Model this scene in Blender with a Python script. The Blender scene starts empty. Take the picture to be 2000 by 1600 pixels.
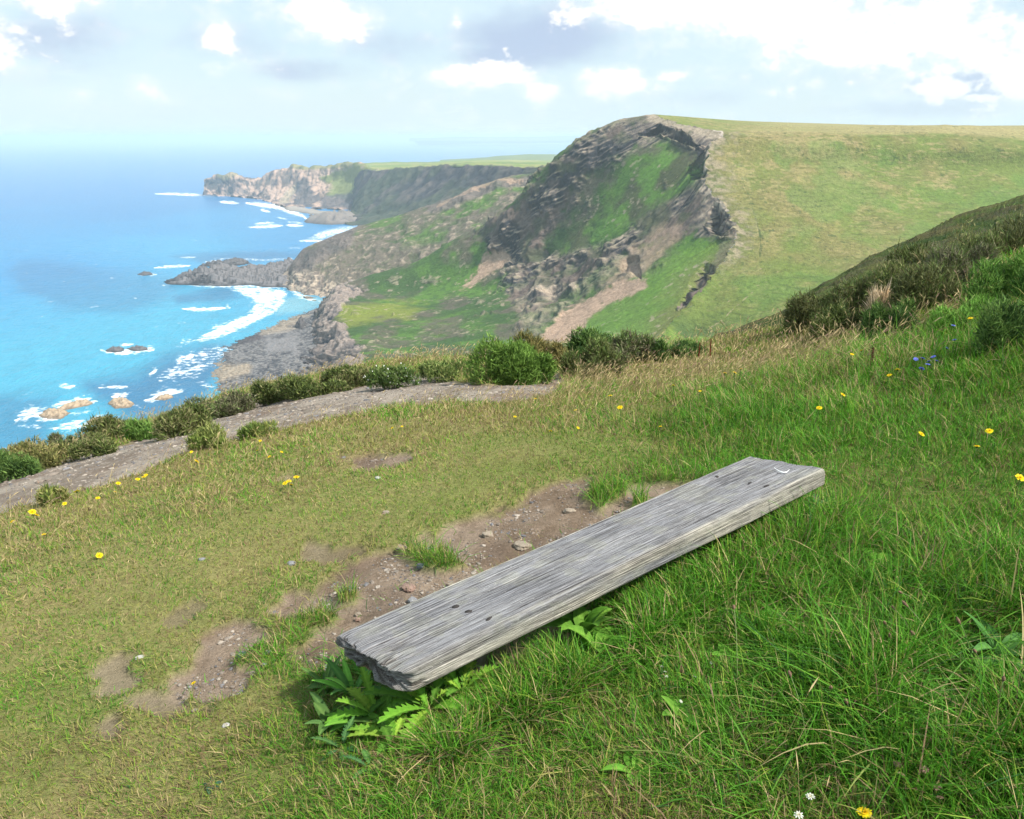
import bpy, math, random
import numpy as np
from mathutils import Vector, Matrix
R = math.radians
scene = bpy.context.scene
COL = scene.collection
rng = np.random.default_rng(7)
random.seed(7)
CAMZ = 1.65
PITCH = R(18.4)
FPX = 1600.0
SEA = -140.0
cp, sp = math.cos(PITCH), math.sin(PITCH)
CAM = np.array([0., 0., CAMZ])

# ---------------------------------------------------------------- camera maths
def ray(px, py):
    u = (np.asarray(px, float) - 1000) / FPX; v = (np.asarray(py, float) - 800) / FPX
    return np.stack([u, cp - sp * v, -sp - cp * v], -1)

def unp(px, py, Y):
    d = ray(px, py)
    t = np.asarray(Y, float) / d[..., 1]
    return CAM + d * t[..., None]

def unz(px, py, z):
    d = ray(px, py)
    t = (z - CAMZ) / d[..., 2]
    return CAM + d * np.asarray(t)[..., None]

def proj(P):
    q = np.asarray(P) - CAM
    f = q[..., 1] * cp - q[..., 2] * sp
    f = np.where(np.abs(f) < 1e-3, 1e-3, f)
    up = q[..., 1] * sp + q[..., 2] * cp
    return 1000 + FPX * q[..., 0] / f, 800 - FPX * up / f, f

# ---------------------------------------------------------------- noise
def _hash(ix, iy, iz):
    h = (ix.astype(np.uint32) * np.uint32(374761393) + iy.astype(np.uint32) * np.uint32(668265263) + iz.astype(np.uint32) * np.uint32(873357471))
    h = (h ^ (h >> np.uint32(13))) * np.uint32(1274126177)
    h = h ^ (h >> np.uint32(16))
    return (h & np.uint32(0xffffff)).astype(np.float64) / 16777215.0

def vnoise(P):
    P = np.asarray(P, float)
    if P.shape[-1] == 2:
        P = np.concatenate([P, np.zeros(P.shape[:-1] + (1,)) + .37], -1)
    f = np.floor(P); i = f.astype(np.int64); w = P - f
    w = w * w * w * (w * (w * 6 - 15) + 10)
    x, y, z = i[..., 0], i[..., 1], i[..., 2]
    r = 0
    for dx in (0, 1):
        for dy in (0, 1):
            for dz in (0, 1):
                k = (w[..., 0] if dx else 1 - w[..., 0]) * (w[..., 1] if dy else 1 - w[..., 1]) * (w[..., 2] if dz else 1 - w[..., 2])
                r = r + k * _hash(x + dx, y + dy, z + dz)
    return r

def fbm(P, o=4, g=.5, l=2.03, ridged=False):
    P = np.asarray(P, float); a, s, r = 1., 0., 0.
    for k in range(o):
        n = vnoise(P + k * 17.31)
        if ridged: n = 1 - np.abs(2 * n - 1)
        r = r + a * n; s += a; a *= g; P = P * l
    return r / s

def sstep(a, b, x):
    t = np.clip((x - a) / (b - a), 0, 1)
    return t * t * (3 - 2 * t)

def lerp(a, b, t):
    a = np.asarray(a, float); b = np.asarray(b, float); t = np.asarray(t)
    if a.ndim >= 1 and a.shape[-1] == 3 and t.ndim >= 1 and (b.ndim == 1 or b.shape[:-1] == t.shape): t = t[..., None]
    return a * (1 - t) + b * t

def sdpoly(X, Y, poly):
    """signed distance, positive inside"""
    poly = np.asarray(poly, float); n = len(poly)
    X = np.asarray(X, float); Y = np.asarray(Y, float)
    d = np.full(X.shape, 1e18); ins = np.zeros(X.shape, bool)
    for i in range(n):
        x0, y0 = poly[i]; x1, y1 = poly[(i + 1) % n]
        ex, ey = x1 - x0, y1 - y0
        t = np.clip(((X - x0) * ex + (Y - y0) * ey) / (ex * ex + ey * ey + 1e-12), 0, 1)
        d = np.minimum(d, (X - x0 - t * ex) ** 2 + (Y - y0 - t * ey) ** 2)
        c = ((y0 > Y) != (y1 > Y)) & (X < (x1 - x0) * (Y - y0) / (y1 - y0 + 1e-12) + x0)
        ins ^= c
    d = np.sqrt(d)
    return np.where(ins, d, -d)

def dline(X, Y, pl):
    pl = np.asarray(pl, float); d = np.full(np.shape(X), 1e18)
    for i in range(len(pl) - 1):
        x0, y0 = pl[i]; x1, y1 = pl[i + 1]; ex, ey = x1 - x0, y1 - y0
        t = np.clip(((X - x0) * ex + (Y - y0) * ey) / (ex * ex + ey * ey + 1e-12), 0, 1)
        d = np.minimum(d, (X - x0 - t * ex) ** 2 + (Y - y0 - t * ey) ** 2)
    return np.sqrt(d)

# ---------------------------------------------------------------- objects
def tag(o, label=None, cat=None, group=None, kind=None):
    if label: o['label'] = label
    if cat: o['category'] = cat
    if group: o['group'] = group
    if kind: o['kind'] = kind
    return o

def link(o, parent=None):
    COL.objects.link(o)
    if parent is not None: o.parent = parent
    return o

def empty(name, loc, rz=0):
    o = bpy.data.objects.new(name, None); o.location = loc; o.rotation_euler = (0, 0, rz); o.empty_display_size = .05
    return link(o)

def mesh_np(name, V, loops, sizes, mat, col=None, smooth=True, parent=None, attrs=None):
    me = bpy.data.meshes.new(name)
    V = np.ascontiguousarray(V, np.float32); loops = np.ascontiguousarray(loops, np.int32); sizes = np.ascontiguousarray(sizes, np.int32)
    me.vertices.add(len(V)); me.vertices.foreach_set('co', V.ravel())
    me.loops.add(len(loops)); me.loops.foreach_set('vertex_index', loops)
    me.polygons.add(len(sizes))
    st = np.zeros(len(sizes), np.int32); st[1:] = np.cumsum(sizes)[:-1]
    me.polygons.foreach_set('loop_start', st); me.polygons.foreach_set('loop_total', sizes)
    me.polygons.foreach_set('use_smooth', np.full(len(sizes), smooth, bool))
    if col is not None:
        a = me.attributes.new('Col', 'FLOAT_COLOR', 'POINT')
        c = np.ones((len(V), 4), np.float32); c[:, :3] = col
        a.data.foreach_set('color', c.ravel())
    for k, v in (attrs or {}).items():
        a = me.attributes.new(k, 'FLOAT', 'POINT'); a.data.foreach_set('value', np.ascontiguousarray(v, np.float32))
    me.update(calc_edges=True)
    if mat is not None: me.materials.append(mat)
    o = bpy.data.objects.new(name, me)
    return link(o, parent)

def grid_faces(nr, nc, closed=False):
    i = np.arange(nr - 1)[:, None]; j = np.arange(nc if closed else nc - 1)[None, :]
    a = i * nc + j; b = i * nc + (j + 1) % nc; c = b + nc; d = a + nc
    return np.stack([a, b, c, d], -1).reshape(-1, 4)

def grid_mesh(name, G, mat, col=None, flip=False, keep=None, parent=None, attrs=None):
    nr, nc = G.shape[:2]
    F = grid_faces(nr, nc)
    if flip: F = F[:, ::-1]
    if keep is not None: F = F[keep]
    V = G.reshape(-1, 3)
    c = None if col is None else np.asarray(col).reshape(-1, 3)
    if keep is not None:
        used, inv = np.unique(F.ravel(), return_inverse=True)
        V = V[used]; F = inv.reshape(-1, 4)
        if c is not None: c = c[used]
        if attrs: attrs = {k: np.ravel(v)[used] for k, v in attrs.items()}
    elif attrs: attrs = {k: np.ravel(v) for k, v in attrs.items()}
    return mesh_np(name, V, F.ravel(), np.full(len(F), 4), mat, c, parent=parent, attrs=attrs)

def gnormals(G):
    a = np.gradient(G, axis=0); b = np.gradient(G, axis=1)
    n = np.cross(b, a); n /= np.linalg.norm(n, axis=-1, keepdims=True) + 1e-9
    return n

def cr(P, t):
    """Catmull-Rom along axis 0 at parameters t"""
    P = np.asarray(P, float); n = len(P)
    t = np.clip(np.asarray(t, float), 0, n - 1 - 1e-9); i = np.floor(t).astype(int); f = t - i
    g = lambda k: P[np.clip(k, 0, n - 1)]
    p0, p1, p2, p3 = g(i - 1), g(i), g(i + 1), g(i + 2)
    p0 = np.where((i == 0).reshape((-1,) + (1,) * (P.ndim - 1)), 2 * p1 - p2, p0)
    p3 = np.where((i == n - 2).reshape((-1,) + (1,) * (P.ndim - 1)), 2 * p2 - p1, p3)
    f = f.reshape((-1,) + (1,) * (P.ndim - 1))
    m1, m2 = (p2 - p0) * .42, (p3 - p1) * .42
    return (2 * f**3 - 3 * f**2 + 1) * p1 + (f**3 - 2 * f**2 + f) * m1 + (-2 * f**3 + 3 * f**2) * p2 + (f**3 - f**2) * m2

def pinterp(P, t):
    P = np.asarray(P, float); k = np.arange(len(P))
    return np.stack([np.interp(t, k, P[:, i]) for i in range(P.shape[1])], -1)

def upts(L):
    L = np.asarray(L, float); return unp(L[:, 0], L[:, 1], L[:, 2])

# blades: roots, directions, curvature -> one mesh of tapered strips
def blade_arrays(P, D, L, W, C, side, cols, ts=(0, .4, .75, 1.), ws=(1., .9, .55, 0.)):
    N = len(P); k = len(ts)
    S = side / (np.linalg.norm(side, axis=1, keepdims=True) + 1e-9)
    vs = []
    for t, w in zip(ts, ws):
        p = P + D * (L * t)[:, None] + C * (L * t * t)[:, None]
        if w > 0:
            vs.append(p - S * (W * w * .5)[:, None]); vs.append(p + S * (W * w * .5)[:, None])
        else: vs.append(p)
    nv = len(vs)
    V = np.stack(vs, 1).reshape(-1, 3)
    lp, sz = [], []
    for q in range(k - 1):
        a = 2 * q
        if ws[q + 1] > 0: lp += [a, a + 1, a + 3, a + 2]; sz.append(4)
        else: lp += [a, a + 1, a + 2]; sz.append(3)
    lp = np.array(lp); loops = (np.arange(N)[:, None] * nv + lp[None]).ravel()
    sizes = np.tile(np.array(sz), N)
    c = np.repeat(cols, nv, axis=0)
    return V, loops, sizes, c

def join_arrays(parts):
    V, Lp, Sz, C = [], [], [], []; off = 0
    for v, l, s, c in parts:
        V.append(v); Lp.append(l + off); Sz.append(s); C.append(c); off += len(v)
    return np.concatenate(V), np.concatenate(Lp), np.concatenate(Sz), np.concatenate(C)

def tube_arrays(path, rad, col, n=6, cap=True):
    path = np.asarray(path, float); rad = np.broadcast_to(np.asarray(rad, float), (len(path),))
    T = np.gradient(path, axis=0); T /= np.linalg.norm(T, axis=1, keepdims=True) + 1e-12
    ref = np.array([0, 0, 1.]) if abs(T[0, 2]) < .8 else np.array([1., 0, 0])
    A = np.cross(T, ref); A /= np.linalg.norm(A, axis=1, keepdims=True) + 1e-12; B = np.cross(T, A)
    th = np.arange(n) / n * 2 * math.pi
    V = path[:, None] + (A[:, None] * np.cos(th)[None, :, None] + B[:, None] * np.sin(th)[None, :, None]) * rad[:, None, None]
    F = grid_faces(len(path), n, True)[:, ::-1]
    lp = list(F.ravel()); sz = [4] * len(F)
    if cap:
        lp += list(range(n)); sz.append(n)
        lp += list(range((len(path) - 1) * n, len(path) * n))[::-1]; sz.append(n)
    V = V.reshape(-1, 3)
    return V, np.array(lp), np.array(sz), np.tile(np.asarray(col, float), (len(V), 1)) if np.ndim(col) == 1 else np.repeat(col, n, 0)

# ---------------------------------------------------------------- materials
def nodes(name):
    m = bpy.data.materials.new(name); m.use_nodes = True
    nt = m.node_tree; b = nt.nodes['Principled BSDF']
    return m, nt, b

def setin(b, **kw):
    for k, v in kw.items():
        k = k.replace('_', ' ')
        if k in b.inputs: b.inputs[k].default_value = v

def mat_col(name, rough=.85, spec=.25, var=.0, vscale=10., bump=.0, bscale=40., bdist=.01, transl=0., detail=6.):
    """base colour from the Col attribute, varied and roughened by object-space noise"""
    m, nt, b = nodes(name); N, L = nt.nodes, nt.links
    at = N.new('ShaderNodeAttribute'); at.attribute_name = 'Col'
    out = at.outputs['Color']
    setin(b, Roughness=rough, Specular_IOR_Level=spec)
    if var or bump:
        tc = N.new('ShaderNodeTexCoord')
    if var:
        nz = N.new('ShaderNodeTexNoise'); nz.inputs['Scale'].default_value = vscale; nz.inputs['Detail'].default_value = detail; nz.inputs['Roughness'].default_value = .65
        L.new(tc.outputs['Object'], nz.inputs['Vector'])
        mr = N.new('ShaderNodeMapRange'); mr.inputs['From Min'].default_value = .25; mr.inputs['From Max'].default_value = .75
        mr.inputs['To Min'].default_value = 1 - var; mr.inputs['To Max'].default_value = 1 + var
        L.new(nz.outputs['Fac'], mr.inputs['Value'])
        vm = N.new('ShaderNodeVectorMath'); vm.operation = 'SCALE'
        L.new(out, vm.inputs[0]); L.new(mr.outputs['Result'], vm.inputs['Scale']); out = vm.outputs['Vector']
    L.new(out, b.inputs['Base Color'])
    if bump:
        n2 = N.new('ShaderNodeTexNoise'); n2.inputs['Scale'].default_value = bscale; n2.inputs['Detail'].default_value = 8; n2.inputs['Roughness'].default_value = .7
        L.new(tc.outputs['Object'], n2.inputs['Vector'])
        bp = N.new('ShaderNodeBump'); bp.inputs['Strength'].default_value = bump; bp.inputs['Distance'].default_value = bdist
        L.new(n2.outputs['Fac'], bp.inputs['Height']); L.new(bp.outputs['Normal'], b.inputs['Normal'])
    if transl:
        tr = N.new('ShaderNodeBsdfTranslucent'); mx = N.new('ShaderNodeMixShader'); mx.inputs[0].default_value = transl
        L.new(out, tr.inputs['Color']); L.new(b.outputs[0], mx.inputs[1]); L.new(tr.outputs[0], mx.inputs[2])
        L.new(mx.outputs[0], N['Material Output'].inputs['Surface'])
    return m

def mat_flat(name, c, rough=.7, spec=.3, transl=0., var=.15, vscale=80.):
    m, nt, b = nodes(name); N, L = nt.nodes, nt.links
    tc = N.new('ShaderNodeTexCoord'); nz = N.new('ShaderNodeTexNoise'); nz.inputs['Scale'].default_value = vscale; nz.inputs['Detail'].default_value = 4
    L.new(tc.outputs['Object'], nz.inputs['Vector'])
    rp = N.new('ShaderNodeValToRGB'); e = rp.color_ramp.elements
    e[0].position = .3; e[1].position = .7
    e[0].color = tuple(x * (1 - var) for x in c) + (1,); e[1].color = tuple(min(1, x * (1 + var)) for x in c) + (1,)
    L.new(nz.outputs['Fac'], rp.inputs[0]); L.new(rp.outputs[0], b.inputs['Base Color'])
    setin(b, Roughness=rough, Specular_IOR_Level=spec)
    if transl:
        tr = N.new('ShaderNodeBsdfTranslucent'); mx = N.new('ShaderNodeMixShader'); mx.inputs[0].default_value = transl
        L.new(rp.outputs[0], tr.inputs['Color']); L.new(b.outputs[0], mx.inputs[1]); L.new(tr.outputs[0], mx.inputs[2])
        L.new(mx.outputs[0], N['Material Output'].inputs['Surface'])
    return m
HAZE = 0.00015
# ================================================================= far land
MAT_LAND = mat_col('land', rough=.95, spec=.1, var=.38, vscale=.42, bump=1., bscale=.6, bdist=1.6, detail=9.)
MAT_FAR = mat_col('far_land', rough=.95, spec=.1, var=.15, vscale=.08, bump=.6, bscale=.12, bdist=3.)
GR_L = np.array([.092, .185, .030]); GR_D = np.array([.055, .105, .030]); GR_Y = np.array([.195, .185, .066]); GR_S = np.array([.33, .265, .135])
HEATH = np.array([.085, .072, .055]); RK_D = np.array([.048, .049, .057]); RK_M = np.array([.185, .152, .128]); RK_L = np.array([.46, .365, .275])
SCREE = np.array([.41, .285, .205]); CLAY = np.array([.265, .215, .185])

def pmask(PX, PY, poly, soft, nz, amp):
    return sstep(-soft, soft, sdpoly(PX, PY, poly) + (nz - .5) * 2 * amp)

def mix(a, b, m):
    return a * (1 - m[..., None]) + b * m[..., None]

CREST = [(1278,223,620),(1292,230,612),(1330,243,598),(1370,250,582),(1400,257,570),(1407,268,562),(1389,280,553),(1377,310,538),(1382,335,528),(1376,358,520),
         (1389,375,510),(1408,395,498),(1423,418,486),(1433,439,478),(1439,461,470),(1426,489,458),(1407,515,447),(1390,540,437),(1362,575,423),(1336,605,410),(1310,630,400),(1290,660,380),(1262,700,345),(1240,740,310)]
CRESTP = upts(CREST)

def build_seaward():
    L0 = [(1278,223,620),(1204,237,635),(1127,275,650),(1054,340,665),(1029,378,675),(970,424,690),(900,462,705),(830,506,720),(740,545,740),(650,583,757)]
    L1 = [(1330,243,598),(1240,300,600),(1150,380,612),(1060,450,632),(985,505,650),(900,545,660),(800,570,670),(720,572,675),(662,566,680),(630,592,700)]
    L2 = [(1400,257,570),(1330,330,562),(1240,410,567),(1150,480,577),(1070,540,587),(980,580,592),(880,600,592),(760,610,590),(650,622,575),(605,645,606)]
    L3 = [(1382,335,528),(1320,420,524),(1240,490,524),(1160,550,525),(1080,600,524),(980,630,517),(870,650,512),(760,660,502),(680,668,492),(590,690,534)]
    L4 = [(1446,461,470),(1370,510,468),(1290,560,465),(1210,610,462),(1130,650,457),(1030,680,447),(900,700,437),(800,705,427),(705,705,417),(570,722,503)]
    L5 = [(1336,605,410),(1290,640,402),(1230,670,396),(1150,690,390),(1060,710,385),(960,725,375),(850,735,365),(760,745,355),(690,752,350),(540,772,458)]
    L6 = [(1290,660,380),(1240,700,350),(1180,730,330),(1100,760,320),(1000,790,310),(900,820,305),(800,840,300),(700,860,300),(620,870,310),(510,850,395)]
    C = np.stack([upts(L) for L in (L0, L1, L2, L3, L4, L5, L6)])
    B = C[0] + np.array([70, 120, -30.]); B[:, 2] = np.maximum(B[:, 2], -146)
    C = np.concatenate([B[None], C])
    C[:, -1, 2] -= 3.0
    NC, NR = 560, 420
    t = np.concatenate([np.linspace(0, 1, 30, endpoint=False), np.linspace(1, 7, NC - 30)])
    s = np.linspace(0, 9, NR)
    G = cr(C, t); G = cr(G.transpose(1, 0, 2), s).transpose(1, 0, 2)      # NC x NR
    # sharp crest
    ci = np.interp(np.clip(t - 1, 0, 6), [0, 1, 2, 3, 4, 5, 6], [0, 2, 4, 8, 14, 19, 21])
    cre = pinterp(CRESTP, ci)
    jt = sstep(1.2, 1.6, t) * sstep(6.6, 6.0, t); q = np.stack([ci * 3.1, ci * 0], -1)
    cre = cre.copy(); cre[:, 0] += (fbm(q, 5, .6) - .5) * 9 * jt; cre[:, 1] += (fbm(q + 50, 5, .6) - .5) * 6 * jt
    off = (cre - G[:, 0]) * np.clip(t - 0, 0, 1)[:, None] ** 4
    G = G + off[:, None] * ((1 - s / 9) ** 5)[None, :, None]
    PX, PY, _ = proj(G)
    Nn = gnormals(G)
    if Nn[NC // 2, NR // 2, 2] < 0: Nn = -Nn
    n1 = fbm(G / 60., 4); n2 = fbm(G / 14., 4); n3 = fbm(G / np.array([3.2, 3.2, 2.4]), 3)
    # strata: bands dipping to the sea
    sv = G @ np.array([-.46, .12, .88]) + (n1 - .5) * 14
    strata = fbm(np.stack([sv / 3.0, G[..., 1] / 38., G[..., 0] / 38.], -1), 3)
    rdg = fbm(G / np.array([34., 34., 60.]), 4, ridged=True)
    _b1 = np.array([.88, 0, .46]); _b1 /= np.linalg.norm(_b1); sa = G @ _b1; sb = G @ np.array([-.06, .99, -.13])
    ledge = fbm(np.stack([sv / 4.2, sa / 17., sb / 13.], -1) + 3, 4, ridged=True); ledge2 = fbm(np.stack([sv / 1.5, sa / 6., sb / 5.], -1) + 7, 3)
    band = [(1278,223),(1204,237),(1127,275),(1054,340),(1029,375),(970,424),(925,446),(905,470),(985,500),(1010,590),(1060,600),(1075,570),(1130,530),(1210,470),(1150,470),(1080,500),(1070,470),(1105,410),(1135,350),(1205,310),(1290,272),(1340,290),(1368,318),(1388,300),(1410,262),(1340,240)]
    rib = [(1380,340),(1350,365),(1290,405),(1235,440),(1190,475),(1150,505),(1090,525),(1000,500),(985,560),(1010,605),(1060,620),(1090,590),(1150,555),(1230,500),(1290,470),(1340,455),(1400,470),(1450,470),(1440,430),(1410,390)]
    low = [(1000,590),(985,520),(1090,520),(1180,490),(1290,470),(1320,500),(1260,540),(1190,560),(1100,620),(1050,665),(1010,640)]
    crag1 = [(1205,535),(1225,505),(1245,500),(1252,545),(1235,530)]; crag2 = [(1322,604),(1338,575),(1356,548),(1378,522),(1396,528),(1378,556),(1350,588)]
    green = [(1095,490),(1110,455),(1180,405),(1250,330),(1300,285),(1362,325),(1355,355),(1290,395),(1235,430),(1180,468),(1130,490)]
    sc1 = [(1050,668),(1085,630),(1120,600),(1170,575),(1215,548),(1262,545),(1266,560),(1230,580),(1180,600),(1150,630),(1125,668)]
    sc2 = [(900,570),(935,530),(945,498),(985,488),(1005,512),(965,535),(925,560)]
    sc3 = [(1195,545),(1230,480),(1290,440),(1330,440),(1300,490),(1260,540)]
    clay = [(655,560),(640,586),(622,610),(602,642),(590,674),(560,700),(540,760),(720,760),(712,710),(700,668),(650,624),(665,600),(720,570),(700,555)]
    path_t = [(1330,243),(1395,258),(1400,262)]
    A = 9.
    rock = np.maximum.reduce([pmask(PX, PY, band, 12, n2 * .6 + n3 * .4, 34), pmask(PX, PY, rib, 11, n2 * .6 + n3 * .4, 34), pmask(PX, PY, low, 14, n2 * .6 + n3 * .4, 44) * .7, pmask(PX, PY, crag1, 2, n3, 4), pmask(PX, PY, crag2, 2, n3, 4)])
    gm = pmask(PX, PY, green, 16, n2 * .6 + n3 * .4, 30)
    rock = rock * (1 - gm)
    rock = np.maximum(rock, sstep(.72, .8, n2) * .5 * sstep(560, 700, PX + 300 * (n1 - .5)))
    scree = np.maximum.reduce([pmask(PX, PY, sc1, 4, n3, 6), pmask(PX, PY, sc2, 4, n3, 8), .55 * pmask(PX, PY, sc3, 8, n2, 24)])
    cl = pmask(PX, PY, clay, 3, n2 * .6 + n3 * .4, 22)
    lipr = pmask(PX, PY, [(1446,452),(1452,470),(1430,494),(1410,520),(1390,528),(1398,495),(1405,470)], 5, n2, 14); rock = np.maximum(rock, lipr * .55)
    # relief
    amp = rock * (1 - scree)
    crg = sstep(.42, .62, fbm(G / 24. + 41, 4) + .25 * sstep(430, 250, PY)); cr_ = amp * (.25 + .75 * crg)
    disp = (n1 - .5) * 6 + (n2 - .5) * (1.6 + 7 * amp) + (n3 - .5) * (.3 + 1.2 * cr_) + (strata - .5) * (.3 + 2.6 * cr_) + (rdg - .62) * (1.5 + 10 * amp) + (ledge - .62) * (.6 + 6.5 * cr_) + (ledge2 - .5) * 2.6 * cr_
    gul = fbm(np.stack([PX * 0 + np.arange(NC)[:, None] / 16., np.broadcast_to(s[None] / 2.2, (NC, NR)) + n1, n1 * 2], -1), 3, ridged=True)
    disp += (gul - .6) * (5.0 * cl + 1.0 * amp + .5) + cl * ((n2 - .5) * 6 + (n3 - .5) * 2.6 + (ledge - .62) * 3.5)
    # crag hollows cut beneath the crest
    hollow = [(1385,430),(1400,400),(1428,428),(1442,455),(1410,462),(1390,450)]; hol2 = [(1350,318),(1372,300),(1380,330),(1372,345),(1352,345)]; hol3 = [(1250,265),(1290,245),(1370,290),(1340,285),(1290,262)]
    hm = np.maximum.reduce([pmask(PX, PY, hollow, 7, n2, 9), pmask(PX, PY, hol2, 6, n2, 8), .8 * pmask(PX, PY, hol3, 5, n2, 8), pmask(PX, PY, crag1, 3, n2, 4) * .6, pmask(PX, PY, crag2, 5, n2, 8) * .4])
    disp -= 7 * hm
    edge = sstep(0, .3, s)[None, :] * (.10 + .90 * sstep(.2, 3.2, s)[None, :]) * (1 - .75 * (sstep(4.8, 5.4, t)[:, None] * sstep(3., 1., s)[None]))
    edge = edge * np.where(hm > 0, np.maximum(edge, sstep(0, .35, s)[None, :]) / np.maximum(edge, 1e-6), 1)
    G2 = G + Nn * (disp * edge)[..., None]
    G2[:, 0] = cre * np.clip(t, 0, 1)[:, None] + G[:, 0] * (1 - np.clip(t, 0, 1))[:, None]
    G2[:, 0, 2] += (fbm(np.stack([np.arange(NC) / 7., np.zeros(NC)], -1), 4) - .5) * 2.2 * sstep(.9, 1.2, t) 
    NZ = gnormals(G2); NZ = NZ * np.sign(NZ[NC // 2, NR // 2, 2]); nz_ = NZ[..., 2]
    # colour
    lush = sstep(.42, .62, fbm(G / 45. + 9, 4))
    col = mix(mix(GR_D, GR_L, lush), HEATH * 1.35, sstep(.43, .62, fbm(G / 22. + 3, 5)) * .85)
    col = mix(col, GR_D * .8, sstep(.5, .62, fbm(G / 5. + 13, 3)) * .45)
    
    lowg = pmask(PX, PY, [(1080,660),(1200,580),(1290,490),(1400,470),(1430,480),(1390,540),(1340,620),(1290,670),(1150,690)], 10, n2, 16)
    col = mix(col, np.array([.135, .25, .035]) * (.8 + .4 * n3[..., None]), lowg * .8)  # sunlight put into the colour: grass brightened here so this slope looks lit
    fg = sstep(4.7, 5.3, t)[:, None] * sstep(2.6 + 1.5 * (n2 - .5), .3, s[None] + 0 * n2)
    col = mix(col, mix(np.array([.125, .178, .032]), GR_Y, .55 + .5 * (n2 - .5)), fg)
    gb = sstep(.42, .62, fbm(G / 20. + 5, 4) + (PX + PY * .9 - 1590) / 900.); col = mix(col, mix(np.array([.085, .098, .045]), GR_L * 1.25, gb), gm)
    br = [(640,615),(680,600),(780,590),(830,600),(790,625),(700,635)]
    col = mix(col, np.array([.20, .235, .035]), pmask(PX, PY, br, 10, n2, 22) * .85)
    stones = sstep(.63, .7, n3) * sstep(.45, .65, n2)
    col = mix(col, RK_L * .9, stones * .6)
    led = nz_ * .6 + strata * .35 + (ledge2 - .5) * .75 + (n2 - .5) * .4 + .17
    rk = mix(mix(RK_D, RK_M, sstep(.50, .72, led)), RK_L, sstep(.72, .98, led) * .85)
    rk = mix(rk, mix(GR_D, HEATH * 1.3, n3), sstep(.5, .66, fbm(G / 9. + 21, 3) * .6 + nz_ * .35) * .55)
    rk = mix(mix(np.array([.165, .125, .105]) * (.65 + .6 * n3[..., None]), mix(GR_D, HEATH, n2), sstep(.48, .62, fbm(G / 12. + 61, 3)) * .7), rk, np.clip(crg * 1.2, 0, 1))
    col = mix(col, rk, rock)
    clc = mix(RK_D * 1.4, CLAY, sstep(.38, .62, gul * .5 + n3 * .3 + n2 * .2)); clc = mix(clc, CLAY * 1.2, sstep(.6, .7, n3 * .5 + ledge * .5)); clc = mix(clc, RK_D * 1.2, sstep(SEA + 16, SEA + 4, G[..., 2]) * sstep(.35, .6, n2) * .8)
    col = mix(col, clc, cl)
    col = mix(col, SCREE * (.8 + .4 * n3[..., None]), scree)
    rim = np.exp(-(s / .22) ** 2)[None] * sstep(1.6, 2.2, t)[:, None] * sstep(5.3, 4.6, t)[:, None] * sstep(.4, .55, n3)
    col = mix(col, RK_L * 1.25, rim)
    top = pmask(PX, PY, [(1275,220),(1330,236),(1405,252),(1412,268),(1395,275),(1350,258),(1300,243),(1262,238)], 2, n3, 4)
    col = mix(col, np.array([.42, .34, .25]), top * .8)
    o = grid_mesh('hills', G2, MAT_LAND, col)
    tag(o, kind='structure')
    return ci, G2[:, 0]

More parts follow.
